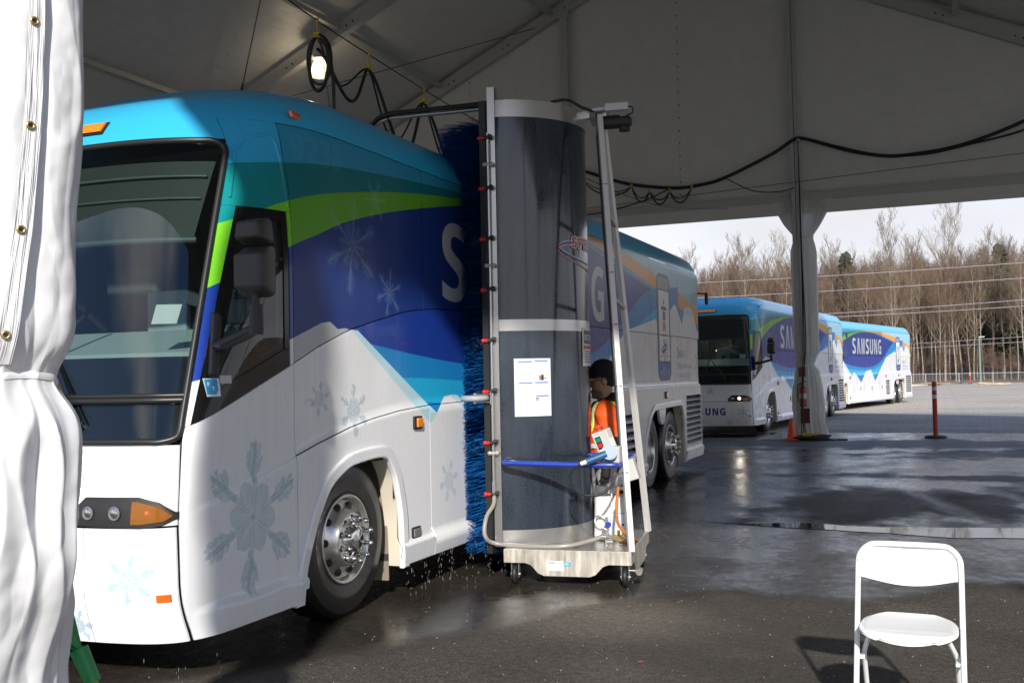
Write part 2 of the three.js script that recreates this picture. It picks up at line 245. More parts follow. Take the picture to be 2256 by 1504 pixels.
  // header beam over the doorways and the gable posts
  for (const z of [TENT.back, TENT.front]) {
    obj('header_beam', [box(30, 0.17, 0.1, [TENT.ridge, TENT.eave + 0.22, z - 0.04]), box(30, 0.05, 0.14, [TENT.ridge, TENT.eave + 0.33, z - 0.04])], alu, tent);
    obj('valance', (() => { const g = box(29.8, 0.3, 0.012, [TENT.ridge, TENT.eave - 0.01, z + 0.03]); return planarUV(g, (x) => x, (x, y) => y); })(), fabric, tent);
  }
  for (const x of [-14.2, -8.6, 2.75]) obj('gable_post', [box(0.17, roofY(x) - TENT.eave - 0.4, 0.12, [x, (roofY(x) + TENT.eave) / 2 + 0.05, TENT.back + 0.09]), box(0.26, 0.2, 0.16, [x, roofY(x) - 0.28, TENT.back + 0.1])], alu, tent);
  obj('gable_post', [box(0.09, roofY(-2.95), 0.13, [-2.98, roofY(-2.95) / 2 - 0.1, TENT.back + 0.12]), box(0.07, roofY(-2.95), 0.1, [-2.89, roofY(-2.95) / 2 - 0.1, TENT.back + 0.1])], alu, tent);
  obj('gable_post', [box(0.22, 0.06, 0.26, [2.75, 0.03, TENT.back + 0.1]), box(0.16, TENT.eave, 0.14, [2.75, TENT.eave / 2, TENT.back + 0.1])], alu, tent);
  for (const [x, z] of [[-8.6, TENT.back + 0.1], [-2.62, TENT.front], [-8.6, TENT.front], [2.9, TENT.front]]) obj('door_post', box(0.12, TENT.eave + 0.1, 0.12, [x, TENT.eave / 2, z]), alu, tent);
}

// ---------------------------------------------------------------- tied-back door curtains
const vinyl = phys(lin(0.66, 0.66, 0.665), 0.38, { bumpMap: (() => { const t = wrinkle.clone(); t.repeat.set(0.8, 0.35); return t; })(), bumpScale: 0.02 });
const brass = std(lin(0.55, 0.4, 0.16), 0.3, 0.9), gull = std(lin(0.78, 0.78, 0.77), 0.45);
function curtainSurface(cx, cz, R, seed, folds, sharp, crumple = () => 0.5) { // R(y) -> [half width, half depth, shift]
  return (th, y) => {
    const [a, b, sh] = R(y), pinch = clamp(1 - a / 0.27);
    let f = 0; for (let i = 0; i < folds.length; i++) { const [k, amp, drift] = folds[i]; const c = Math.sin(th * k / 2 + drift * y + seed + i * 1.9 + 0.8 * noise.noise(y * 0.9, i, seed)); f += amp * (Math.pow(Math.abs(c), sharp) - 0.64); }
    const rg = (v) => 0.35 - Math.abs(v); f += 0.05 * noise.noise(Math.cos(th) * 1.5, y * 1.0, seed + 4 + Math.sin(th)) + 0.22 * crumple(y) * rg(noise.noise(Math.cos(th) * 2.2 + y * 1.1, y * 2.3, seed + 9 + Math.sin(th) * 2)) + pinch * 0.10 * (Math.abs(Math.sin(th * 6 + 2.5 * noise.noise(y * 4, Math.cos(th) * 2, seed))) - 0.6);
    const k = 1 + f;
    return V(cx + sh + a * k * Math.cos(th), y, cz + b * k * Math.sin(th));
  };
}
function makeCurtain(label, cx, cz, R, y0, y1, ties, seed, folds, sharp, mat, nu, nv) {
  const t = thing('door_curtain', label, 'curtain', [0, 0, 0], 0);
  const S = curtainSurface(cx, cz, R, seed, folds, sharp, (y) => 0.35 + 0.9 * smooth(1.9, 1.4, y));
  obj('fabric', grid(nu, nv, (u, v) => S(u * 2 * Math.PI, lerp(y0, y1, v)), null, (p, u, v) => [u * 2, p.y]), mat, t);
  for (const ty of ties) obj('tie_band', grid(72, 4, (u, v) => { const y = ty + (v - 0.5) * 0.022, p = S(u * 2 * Math.PI, ty), a = u * 2 * Math.PI, o = 0.003 + 0.002 * Math.sin(v * Math.PI); return V(p.x + o * Math.cos(a), y + 0.012 * Math.sin(a * 2 + 1), p.z + o * Math.sin(a)); }), gull, t);
  return { t, S };
}
{
  const R = (y) => { const e = Math.exp(-Math.pow((y - 1.62) / 0.085, 2)), up = smooth(4.3, 5.4, y), n = Math.exp(-Math.pow((y - 4.5) / 0.3, 2)); const a = 0.208 + 0.035 * smooth(1.8, 2.6, y) - 0.07 * e - 0.08 * n + 0.5 * up - 0.016 * smooth(1.5, 1.2, y) - 0.09 * smooth(1.12, 0.74, y); return [a, 0.2 - 0.05 * e - 0.1 * n - 0.16 * up, 0]; };
  const c = makeCurtain('white vinyl door curtain at the left edge, tied back, with brass eyelets', -2.52, -2.2, R, 0.02, 5.38, [1.62], 2.3, [[6, 0.13, 0.03], [13, 0.022, -0.05]], 1.0, vinyl, 280, 520);
  // the hem runs down the folds, with brass eyelets along it
  camera.updateMatrixWorld(true); camera.updateProjectionMatrix();
  const spots = [[12, 734], [44, 507], [64, 278], [72, 50]].map(([px, py]) => { let best = null, bd = 1e9; for (let y = 1.5; y < 3.0; y += 0.01) for (let a = -0.2; a < 1.7; a += 0.01) { const q = c.S(a, y).project(camera), d = Math.hypot((q.x * 0.5 + 0.5) * 2256 - px, (0.5 - q.y * 0.5) * 1504 - py); if (d < bd) { bd = d; best = [a, y]; } } return best; });
  const hemA = table([[1.66, spots[0][0] + 0.05], ...spots.map(([a, y]) => [y, a]), [3.4, spots[3][0]]]);
  const hemAt = (o, y) => { const a = hemA(y), p = c.S(a, y), d = V(p.x + 2.52, 0, p.z + 2.2).normalize(), t = V(d.z, 0, -d.x); let r = 0; for (const q of [-0.1, -0.05, 0, 0.05, 0.1]) { const w = c.S(a + q, y); r = Math.max(r, (w.x + 2.52) * d.x + (w.z + 2.2) * d.z); } return V(-2.52 + d.x * (r + 0.005) + t.x * o, y, -2.2 + d.z * (r + 0.005) + t.z * o); };
  const strip = (k) => grid(6, 130, (u, v) => { const y = lerp(1.66, 3.4, v), p = hemAt(lerp(-0.018, 0.03, u), y); return V(p.x + k * 0.4, p.y, p.z + k); });
  obj('hem', strip(0), vinyl, c.t);
  for (const [a, y] of spots) {
    const p = hemAt(0, y), n = V(p.x + 2.52, 0, p.z + 2.2).normalize(), q = new THREE.Quaternion().setFromUnitVectors(V(0, 0, 1), n), mk = (g, d) => g.applyQuaternion(q).translate(p.x + n.x * d, p.y, p.z + n.z * d);
    const e = obj('eyelet', mk(new THREE.TorusGeometry(0.0092, 0.0036, 8, 24), 0.003), brass, c.t); obj('eyelet_hole', mk(new THREE.CircleGeometry(0.008, 16), 0.002), cableMat, e);
  }
}
const greyVinyl = phys(lin(0.86, 0.86, 0.83), 0.9, { transmission: 0.45 });
{
  const R = (y) => { const neck = Math.exp(-Math.pow((y - 4.72) / 0.22, 2)), up = clamp((y - 4.76) / 0.8), tie = Math.exp(-Math.pow((y - 1.78) / 0.16, 2)); const low = smooth(0.5, 0, y); return [0.255 - 0.06 * neck + 0.35 * up - 0.12 * tie + 0.06 * smooth(1.6, 0.9, y) + 0.05 * low, 0.2 - 0.08 * neck - 0.1 * up - 0.07 * tie, -0.02 + 0.02 * low]; };
  makeCurtain('pale grey curtain gathered round the post of the far doorway', -2.78, TENT.back - 0.02, R, 0.03, 5.6, [1.78, 4.72], 7.7, [[18, 0.3, 0.02], [10, 0.2, -0.03], [30, 0.1, 0.02]], 0.9, greyVinyl, 180, 160);
}

// ---------------------------------------------------------------- coaches
// The bus is measured in s, metres back from the plane of the camera when the first bus stands in the wash; its own origin is on the ground under the front axle (s = 6.02).
const AX = 6.02, SREAR = 17.12;
const F_ = soft([[0.2, 4.2], [0.45, 4.1], [0.95, 4.1], [1.3, 4.2], [3.05, 4.78], [3.2, 4.88], [3.35, 5.02], [3.47, 5.26], [3.545, 5.55]]);
const L_ = table([[0.25, 0.42], [1.3, 0.42], [3.0, 1.15], [3.545, 1.0]]), N_ = table([[0.25, 4], [1.3, 4], [3.0, 3]]);
const inset = (y) => y <= 3.15 ? 0 : 0.42 * (1 - Math.sqrt(Math.max(0, 1 - ((y - 3.15) / 0.397) ** 2)));
const crease = table([[0.2, 0.0], [0.245, 0.02], [0.385, 0.042], [0.42, 0.0]]);
const XJ = soft([[0.25, 1.275], [1.0, 1.265], [1.3, 1.235], [3.05, 1.04], [3.545, 0.70]]);
const WB = (y) => 1.3 - inset(y);
const sOfX = (x, y) => { const F = F_(y), L = L_(y), n = N_(y), k = clamp(1 - Math.pow(Math.abs(x) / WB(y), n), 0, 1); return F + L - L * Math.pow(k, 1 / n); };
const wOfS = (s, y) => { const F = F_(y), L = L_(y), n = N_(y), W = WB(y); let w = s >= F + L ? W : W * Math.pow(clamp(1 - Math.pow(clamp((F + L - s) / L), n)), 1 / n); if (s > SREAR - 0.22) w -= 0.22 * (1 - Math.sqrt(Math.max(0, 1 - ((s - SREAR + 0.22) / 0.225) ** 2))); return w + crease(y) * smooth(4.35, 4.6, s) + 0.014 * smooth(seamAt(s) + 0.012, seamAt(s) - 0.02, y) * smooth(4.3, 4.7, s); };
const sJ = (y) => sOfX(XJ(y), y);
const beltAt = table([[4.2, 1.30], [4.34, 1.35], [5.29, 1.7], [5.57, 1.81], [5.95, 1.93], [6.32, 2.01], [6.79, 2.1], [7.17, 2.135], [7.6, 2.145], [17.2, 2.145]]);
const seamAt = table([[4.3, 0.905], [5.3, 1.14], [5.55, 1.2], [5.96, 1.285], [6.23, 1.325], [6.62, 1.365], [7.09, 1.39], [7.86, 1.4], [12.3, 1.41], [17.2, 1.41]]);
const side = (s, y, off = 0, sg = 1) => V(sg * (wOfS(s, y) + off), y, AX - s);
const nose = (x, y, off = 0) => { const e = 0.01, p = V(x, y, AX - sOfX(x, y)); if (!off) return p; const n = V().crossVectors(V(2 * e, 0, sOfX(x - e, y) - sOfX(x + e, y)), V(0, 2 * e, sOfX(x, y - e) - sOfX(x, y + e))).normalize(); return p.addScaledVector(n, off); };
const T0 = 3.9, TL = 6.6, TY = 0.2, TH = 3.3;
// a panel of the flank between four edges, with a returned rim so that the joints are real gaps
function panel(sL, sR, yB, yT, nS, nY, { off = 0, sg = 1, gap = 0.0035, rim = 0.014, drop = null, t0 = null } = {}) {
  const f = (v, k) => typeof v === 'function' ? v(k) : v;
  const at = (u, v) => { let y = 1.5, s = 5; for (let k = 0; k < 5; k++) { const a = f(sL, y) + gap, b = f(sR, y) - gap; s = lerp(a, b, u); y = lerp(f(yB, s) + gap, f(yT, s) - gap, v); } return [s, y]; };
  const org = t0 ?? ((typeof sL === 'function' ? sL(1.5) : sL) > 10.3 ? 10.5 : T0);
  const pos = [], nor = [], uv = [], idx = [], pts = [];
  for (let j = 0; j <= nY; j++) for (let i = 0; i <= nS; i++) {
    const [s, y] = at(i / nS, j / nY), e = 0.006, p = side(s, y, off, sg), ds = side(s + e, y, off, sg).sub(side(s - e, y, off, sg)), dy = side(s, y + e, off, sg).sub(side(s, y - e, off, sg));
    const n = V().crossVectors(dy, ds).normalize(); if (n.x * sg < 0) n.negate();
    pts.push([s, y]); pos.push(p.x, p.y, p.z); nor.push(n.x, n.y, n.z); uv.push((s - org) / TL, (y - TY) / TH);
  }
  const W = nS + 1, face = (a, b, c) => sg > 0 ? idx.push(a, b, c) : idx.push(a, c, b);
  for (let j = 0; j < nY; j++) for (let i = 0; i < nS; i++) {
    const a = j * W + i; if (drop) { const s = (pts[a][0] + pts[a + W + 1][0]) / 2, y = (pts[a][1] + pts[a + W + 1][1]) / 2; if (drop(s, y)) continue; }
    face(a, a + 1, a + W + 1); face(a, a + W + 1, a + W);
  }
  if (rim) {
    const loop = []; for (let i = 0; i < nS; i++) loop.push([i, i + 1]); for (let j = 0; j < nY; j++) loop.push([j * W + nS, (j + 1) * W + nS]); for (let i = nS; i > 0; i--) loop.push([nY * W + i, nY * W + i - 1]); for (let j = nY; j > 0; j--) loop.push([j * W, (j - 1) * W]);
    for (const [a, b] of loop) {
      if (drop && (drop(...pts[a]) || drop(...pts[b]))) continue;
      const o = pos.length / 3, ea = [0, 1, 2].map((k) => pos[3 * b + k] - pos[3 * a + k]), n = V(...nor.slice(3 * a, 3 * a + 3)), r = V().crossVectors(V(...ea), n).normalize();
      for (const q of [a, b, b, a]) { const d = pos.length / 3 - o > 1 ? rim : 0; pos.push(pos[3 * q] - nor[3 * q] * d, pos[3 * q + 1] - nor[3 * q + 1] * d, pos[3 * q + 2] - nor[3 * q + 2] * d); nor.push(r.x, r.y, r.z); uv.push(uv[2 * q], uv[2 * q + 1]); }
      idx.push(o, o + 2, o + 1, o, o + 3, o + 2);
    }
  }
  const g = new THREE.BufferGeometry(); g.setAttribute('position', new THREE.Float32BufferAttribute(pos, 3)); g.setAttribute('normal', new THREE.Float32BufferAttribute(nor, 3)); g.setAttribute('uv', new THREE.Float32BufferAttribute(uv, 2)); g.setIndex(idx); return g;
}
function nosePanel(xL, xR, yB, yT, nX, nY, { off = 0, gap = 0.003, rim = 0.012 } = {}) {
  const f = (v, k) => typeof v === 'function' ? v(k) : v, P = (u, v) => { let y = 1, x = 0; for (let k = 0; k < 5; k++) { x = lerp(f(xL, y) + gap, f(xR, y) - gap, u); y = lerp(f(yB, x) + gap, f(yT, x) - gap, v); } return nose(x, y, off || 1e-5); };
  const uvf = (p) => [(p.x + 1.35) / 2.7, (p.y - TY) / TH];
  const g = [grid(nX, nY, P, null, uvf)];
  { // exact normals of the rounded nose, so that it runs smoothly into the flank
    const p = g[0].attributes.position, n = g[0].attributes.normal, e = 0.01; for (let i = 0; i < p.count; i++) { const x = clamp(p.getX(i), -XJ(p.getY(i)), XJ(p.getY(i))), y = p.getY(i), m = V().crossVectors(V(2 * e, 0, sOfX(x - e, y) - sOfX(x + e, y)), V(0, 2 * e, sOfX(x, y - e) - sOfX(x, y + e))).normalize(); n.setXYZ(i, m.x, m.y, m.z); }
  }
  if (rim) for (const [a, b] of [[[0, 0], [1, 0]], [[1, 0], [1, 1]], [[1, 1], [0, 1]], [[0, 1], [0, 0]]]) g.push(grid(Math.max(nX, nY), 1, (u, v) => { const q = P(lerp(a[0], b[0], u), lerp(a[1], b[1], u)); return q.add(V(0, 0, -rim * v)); }, null, uvf));
  return merge(g);
}

// ---- the printed wrap
const INK = { roof: '#38b0de', teal: '#14898c', green: '#78cc2e', navy: '#1f3d96', deep: '#0c4fb8', mid: '#2187cc', cyan: '#2ab2e2', pale: '#a4dcea', strip: '#bfe3ee', orange: '#eba74a', white: '#ecedef', sky: '#a9d5ea', ice: '#5a93c8' };
function flake(x, cx, cy, r, col, rot = 0, seed = 1) { // six feathered arms with plates between them
  const q = rngOf(seed); x.save(); x.translate(cx, cy); x.rotate(rot); x.fillStyle = col; x.strokeStyle = col; x.lineCap = 'round';
  for (let k = 0; k < 6; k++) {
    x.save(); x.rotate(k * Math.PI / 3); const lobe = (a, b, l, w, t) => { x.beginPath(); x.ellipse(a * r, -b * r, w * r, l * r, t, 0, 7); x.fill(); }; x.beginPath(); x.moveTo(-0.02 * r, 0); x.lineTo(-0.055 * r, -0.5 * r); x.lineTo(-0.03 * r, -0.92 * r); x.quadraticCurveTo(0, -1.02 * r, 0.03 * r, -0.92 * r); x.lineTo(0.055 * r, -0.5 * r); x.lineTo(0.02 * r, 0); x.fill();
    for (const [d, l] of [[0.55, 0.085], [0.64, 0.10], [0.73, 0.075], [0.81, 0.06], [0.88, 0.04]]) for (const s of [-1, 1]) { if (q() < 0.12) continue; const L = l * (0.75 + 0.5 * q()); lobe(s * (0.045 + L * 0.55), d + L * 0.55 + 0.03 * (q() - 0.5), L, L * (0.34 + 0.16 * q()), s * (0.62 + 0.3 * (q() - 0.5))); }
    for (let j = 0; j < 7; j++) lobe(0.05 * (q() - 0.5), 0.45 + 0.5 * j / 7, 0.045, 0.035 + 0.02 * q(), q());
    x.rotate(Math.PI / 6); x.beginPath(); x.moveTo(0, -0.04 * r); x.lineTo(-0.11 * r, -0.2 * r); x.lineTo(-0.155 * r, -0.31 * r); x.lineTo(-0.10 * r, -0.42 * r); x.lineTo(-0.02 * r, -0.45 * r); x.lineTo(0.05 * r, -0.47 * r); x.lineTo(0.14 * r, -0.36 * r); x.lineTo(0.10 * r, -0.2 * r); x.fill(); x.restore();
  }
  x.strokeStyle = 'rgba(255,255,255,0.22)'; x.lineWidth = Math.max(1, 0.012 * r); // veins in the ice
  for (let k = 0; k < 12; k++) { x.save(); x.rotate(k * Math.PI / 6); for (let j = 0; j < 3; j++) { x.beginPath(); x.moveTo((q() - 0.5) * 0.08 * r, -0.06 * r); x.lineTo((q() - 0.5) * 0.16 * r, -(k % 2 ? 0.44 : 0.85) * r); x.stroke(); } x.restore(); }
  x.restore();
}
function lettersWide(x, word, x0, pitch, base, h, w, col) { // heavy condensed capitals, the A without its bar
  x.fillStyle = col;
  [...word].forEach((c, i) => {
    x.save(); x.translate(x0 + i * pitch, base);
    if (c === 'A') { const t = 0.27 * w; x.beginPath(); x.moveTo(0, 0); x.lineTo(w * 0.34, -h); x.lineTo(w * 0.66, -h); x.lineTo(w, 0); x.lineTo(w - t, 0); x.lineTo(w * 0.5, -h * 0.72); x.lineTo(t, 0); x.fill(); }
    else { x.font = 'bold 200px sans-serif'; const m = x.measureText(c), top = m.actualBoundingBoxAscent, bot = m.actualBoundingBoxDescent, lw = m.actualBoundingBoxRight + m.actualBoundingBoxLeft; x.scale(w / lw, h / (top + bot)); x.fillText(c, m.actualBoundingBoxLeft, -bot); x.lineWidth = 12; x.strokeStyle = col; x.lineJoin = 'round'; }
    x.restore();
  });
}
function drawWrap(x, w, h, s0, dull) {
  const K = w / TL, X = (s) => (s - s0) * K, Y = (y) => h - (y - TY) / TH * h;
  const poly = (pts, col, smoothTop) => { x.fillStyle = col; x.beginPath(); const cv = smoothTop ? curve(pts.map(([a, b]) => V(a, b, 0))).getPoints(120).map((p) => [p.x, p.y]) : pts; cv.forEach(([s, y], i) => i ? x.lineTo(X(s), Y(y)) : x.moveTo(X(s), Y(y))); };
  const under = (pts, col) => { poly(pts, col, true); x.lineTo(X(pts[pts.length - 1][0]), Y(-1)); x.lineTo(X(pts[0][0]), Y(-1)); x.fill(); };
  x.fillStyle = INK.roof; x.fillRect(0, 0, w, h);
  // pale band of sky above the orange one, on the rear half
  under([[9.2, 3.22], [10.4, 3.30], [12.0, 3.24], [13.5, 3.22], [17.4, 3.215]], INK.sky);
  under([[3.5, 2.62], [4.67, 2.83], [4.93, 2.89], [5.34, 2.95], [5.93, 3.02], [7.05, 3.1], [7.93, 3.14], [9.0, 3.18], [10.2, 3.19], [12, 2.9], [18, 1.0]], INK.teal);
  under([[8.6, 3.14], [9.4, 3.19], [10.4, 3.22], [11.15, 3.21], [12.03, 3.18], [12.79, 3.12], [13.88, 3.03], [14.96, 2.9], [16.2, 2.74], [17.4, 2.55]], INK.orange);
  under([[3.6, 1.95], [4.4, 2.33], [4.84, 2.52], [5.31, 2.71], [5.86, 2.84], [6.82, 2.99], [7.93, 3.1], [8.8, 3.15], [9.6, 3.165], [10.2, 3.12], [11.4, 2.9]], INK.green);
  under([[9.9, 3.14], [10.6, 3.13], [11.3, 3.1], [12.0, 3.04], [12.8, 2.95], [13.69, 2.84], [14.93, 2.7], [16.2, 2.5], [17.4, 2.28]], INK.ice);
  const lensTop = [[3.6, 1.5], [4.3, 1.9], [4.7, 2.14], [5.0, 2.29], [5.31, 2.43], [5.59, 2.53], [5.92, 2.65], [6.47, 2.79], [7.12, 2.92], [7.92, 3.05], [8.8, 3.125], [9.7, 3.14], [10.5, 3.11], [11.4, 3.03], [12.4, 2.93], [13.3, 2.83], [13.9, 2.76]];
  under(lensTop, INK.navy);
  // below the lens: blue bands bellying down and rising again to its right-hand tip
  const band = (pts, col) => under(pts, col);
  band([[3.6, 1.0], [5.2, 1.7], [5.8, 1.86], [6.13, 1.85], [7.0, 1.765], [7.91, 1.70], [9.0, 1.665], [10.0, 1.68], [10.9, 1.78], [11.7, 1.96], [12.5, 2.26], [13.2, 2.56], [13.9, 2.76], [15.5, 2.9]], INK.mid);
  band([[3.6, 1.0], [5.6, 1.5], [6.6, 1.6], [7.9, 1.565], [9.2, 1.545], [10.4, 1.58], [11.3, 1.7], [12.1, 1.88], [12.9, 2.12], [13.6, 2.36], [14.4, 2.55]], INK.cyan);
  band([[6.8, 1.43], [7.9, 1.37], [9, 1.34], [10.2, 1.35], [11.4, 1.44], [12, 1.5]], INK.mid);
  // snow peaks
  const white = (pts) => { poly(pts, INK.white); x.closePath(); x.fill(); x.lineJoin = 'round'; x.strokeStyle = INK.white; x.lineWidth = 0.06 * K; x.stroke(); };
  const pale = (pts) => { poly(pts, INK.strip); x.closePath(); x.fill(); };
  pale([[5.96, 1.935], [6.06, 1.93], [7.24, 1.31], [7.08, 1.20]]); pale([[7.46, 1.46], [7.6, 1.455], [8.52, 1.0], [8.4, 0.98]]); pale([[9.9, 1.58], [10.02, 1.56], [10.55, 1.08], [10.36, 1.0]]);
  white([[3, 0], [3, 1.1], [4.34, 1.53], [5.32, 1.835], [5.62, 1.935], [5.71, 1.945], [5.8, 1.9], [5.9, 1.91], [5.97, 1.9], [7.06, 1.235], [7.12, 1.22], [7.38, 1.42], [7.47, 1.425], [8.36, 1.0], [8.5, 1.06], [9.2, 1.47], [9.86, 1.54], [10.3, 1.1], [10.62, 1.08], [12.3, 1.98], [12.63, 2.12], [14.14, 2.33], [14.26, 2.2], [14.6, 2.34], [15.26, 2.6], [15.36, 2.58], [15.74, 2.3], [15.96, 2.58], [16.08, 2.61], [16.42, 2.61], [16.6, 2.45], [16.86, 2.2], [17.1, 2.5], [17.3, 2.5], [17.4, 0]]);
  x.fillStyle = INK.strip; x.beginPath(); x.moveTo(X(15.94), Y(2.52)); x.lineTo(X(16.06), Y(2.64)); x.lineTo(X(16.44), Y(2.64)); x.lineTo(X(16.5), Y(2.5)); x.fill();
  // ice crystals
  const ice = 'rgba(140,170,184,0.38)', faint = 'rgba(170,192,205,0.4)', up = 'rgba(150,200,225,0.16)';
  for (const [s, y, r, c, a] of [[4.86, 0.83, 0.46, ice, 0.12], [5.58, 1.48, 0.12, ice, 0.2], [5.99, 1.39, 0.19, ice, 0.0], [7.4, 0.78, 0.18, faint, 0.3], [7.72, 1.06, 0.11, faint, 0.5], [6.0, 2.5, 0.36, up, 0.1], [6.32, 2.86, 0.17, up, 0.4], [6.5, 2.22, 0.2, up, 0.2], [8.9, 0.85, 0.22, faint, 0.3], [11.2, 1.0, 0.25, faint, 0.6], [16.8, 1.75, 0.26, ice, 0.1], [9.9, 2.45, 0.14, 'rgba(150,200,225,0.18)', 0.2], [10.1, 0.7, 0.14, faint, 0.1]]) flake(x, X(s), Y(y), r * K, c, a, Math.round(s * 100));
  lettersWide(x, 'SAMSUNG', X(7.37), 0.643 * K, Y(2.215), 0.65 * K, 0.475 * K, '#e9ebee');
  x.fillStyle = 'rgba(150,205,230,0.2)'; x.font = `bold ${0.24 * K}px sans-serif`; x.fillText('9238', X(5.36), Y(2.98));
  // the telephone
  const rr = (a, b, c, d, r) => { x.beginPath(); x.roundRect(X(a), Y(d), (c - a) * K, (d - b) / TH * h, r * K); };
  x.fillStyle = '#4a5a70'; rr(14.2, 1.49, 14.98, 3.03, 0.16); x.fill(); x.fillStyle = '#9aa6b4'; rr(14.26, 2.78, 14.92, 2.98, 0.1); x.fill();
  x.fillStyle = '#2d68b4'; rr(14.26, 1.53, 14.92, 1.76, 0.08); x.fill(); x.fillStyle = '#f2f3f4'; rr(14.3, 1.76, 14.93, 2.8, 0.01); x.fill(); x.strokeStyle = '#20252c'; x.lineWidth = 0.02 * K; x.stroke();
  x.fillStyle = '#3a4450'; x.fillRect(X(14.59), Y(2.66), 0.05 * K, 0.07 * K); x.fillRect(X(14.46), Y(2.56), 0.3 * K, 0.05 * K); x.fillStyle = '#4f6fb4'; x.fillRect(X(14.54), Y(2.49), 0.15 * K, 0.13 * K); x.fillStyle = '#d07c3a'; x.beginPath(); x.moveTo(X(14.56), Y(2.34)); x.lineTo(X(14.67), Y(2.34)); x.lineTo(X(14.71), Y(2.2)); x.lineTo(X(14.63), Y(2.2)); x.lineTo(X(14.61), Y(2.26)); x.lineTo(X(14.59), Y(2.2)); x.lineTo(X(14.52), Y(2.2)); x.fill();
  x.fillStyle = '#555'; x.font = `bold ${0.045 * K}px sans-serif`; x.textAlign = 'center'; x.fillText('vancouver 2010', X(14.61), Y(2.13));
  x.lineWidth = 0.008 * K; [['#2a6fb0', 0, 0], ['#333', 1, 0], ['#c33', 2, 0], ['#d9a520', 0.5, 1], ['#2a8a4a', 1.5, 1]].forEach(([c, i, j]) => { x.strokeStyle = c; x.beginPath(); x.arc(X(14.54 + i * 0.065), Y(2.05 - j * 0.03), 0.028 * K, 0, 7); x.stroke(); });
  x.fillStyle = '#1c3d92'; x.beginPath(); x.ellipse(X(14.6), Y(1.985 - 0.03), 0.17 * K, 0.055 * K, -0.25, 0, 7); x.fill(); x.fillStyle = '#fff'; x.font = `bold ${0.055 * K}px sans-serif`; x.save(); x.translate(X(14.6), Y(1.94)); x.rotate(-0.25); x.fillText('SAMSUNG', 0, 0, 0.28 * K); x.restore();
  x.fillStyle = '#444'; x.font = `${0.034 * K}px sans-serif`; ['WORLDWIDE OLYMPIC', 'WIRELESS COMMUNICATIONS', 'PARTNER'].forEach((t, i) => x.fillText(t, X(14.61), Y(1.87 - i * 0.042), 0.55 * K));
  x.strokeStyle = '#dfe8f2'; x.lineWidth = 0.012 * K; x.beginPath(); for (let i = 0; i < 5; i++) { x.moveTo(X(14.4 + i * 0.1), Y(1.57)); x.quadraticCurveTo(X(14.38 + i * 0.1), Y(1.66), X(14.45 + i * 0.1), Y(1.6 + 0.06 * (2 - Math.abs(i - 2)))); } x.stroke();
  x.textAlign = 'left'; x.fillStyle = '#3d4450'; x.font = `${0.2 * K}px sans-serif`; x.fillText('O', X(15.35), Y(1.83)); x.font = `${0.15 * K}px sans-serif`; x.fillText('MNIA II', X(15.5), Y(1.83), 0.46 * K);
  x.font = `${0.105 * K}px sans-serif`; x.fillStyle = '#2c5fa8'; x.fillText('Official Mobile Phone', X(15.35), Y(1.66), 0.95 * K); x.fillStyle = '#a8453c'; x.fillText('of Vancouver 2010', X(15.35), Y(1.52), 0.86 * K);
  // the perforated film printed over the glass is duller than the paint
  if (dull) { x.save(); x.beginPath(); for (let s = s0; s <= s0 + TL + 0.01; s += 0.1) x.lineTo(X(s), Y(beltAt(s))); x.lineTo(w, Y(3.2)); x.lineTo(0, Y(3.2)); x.clip(); x.fillStyle = 'rgba(38,44,52,0.24)'; x.fillRect(X(5.3), 0, w, h); x.restore(); }
}
const wrapA = canvasTex(2048, 1024, (x, w, h) => drawWrap(x, w, h, T0, true)), wrapB = canvasTex(2048, 1024, (x, w, h) => drawWrap(x, w, h, 10.5, true));
const wrapNose = canvasTex(1024, 1252, (x, w, h) => {
  const K = w / 2.7, X = (a) => (a + 1.35) * K, Y = (y) => h - (y - TY) / TH * h;
  x.fillStyle = INK.roof; x.fillRect(0, 0, w, h); x.fillStyle = INK.white; x.fillRect(0, Y(1.42), w, h);
  flake(x, X(1.06), Y(0.59), 0.14 * K, 'rgba(150,182,205,0.6)', 0.15, 11); flake(x, X(0.72), Y(0.34), 0.10 * K, 'rgba(150,182,205,0.6)', 0.5, 12); flake(x, X(0.25), Y(1.12), 0.11 * K, 'rgba(150,172,182,0.7)', 0.2, 13); flake(x, X(-0.8), Y(0.55), 0.2 * K, 'rgba(190,207,220,0.6)', 0.4, 14);
  x.fillStyle = '#1b3480'; x.font = `bold ${0.235 * K}px sans-serif`; x.textAlign = 'center'; x.lineWidth = 0.012 * K; x.strokeStyle = '#1b3480'; const wd = 'SAMSUNG'; [...wd].forEach((c, i) => { x.save(); x.translate(X(-0.57 + i * 0.19), Y(0.52)); x.fillText(c === 'A' ? 'Λ' : c, 0, 0); x.strokeText(c === 'A' ? 'Λ' : c, 0, 0); x.restore(); });
});
const wetStreaks = dataTex(1024, 512, (u, v) => { const x = u * 6.6, y = v * 3.3; const k = 0.5 + 0.09 * fbm(x * 16, y * 0.7, 3, 4) + 0.04 * fbm(x * 45, y * 2.2, 6, 3) + 0.12 * fbm(x * 2, y * 1.5, 9, 3); return [k, k, k]; });
const paint = (map, c = lin(0.95)) => phys(c, 0.55, { roughnessMap: wetStreaks, map, clearcoat: 0.3, clearcoatRoughness: 0.06, specularIntensity: 0.5 });
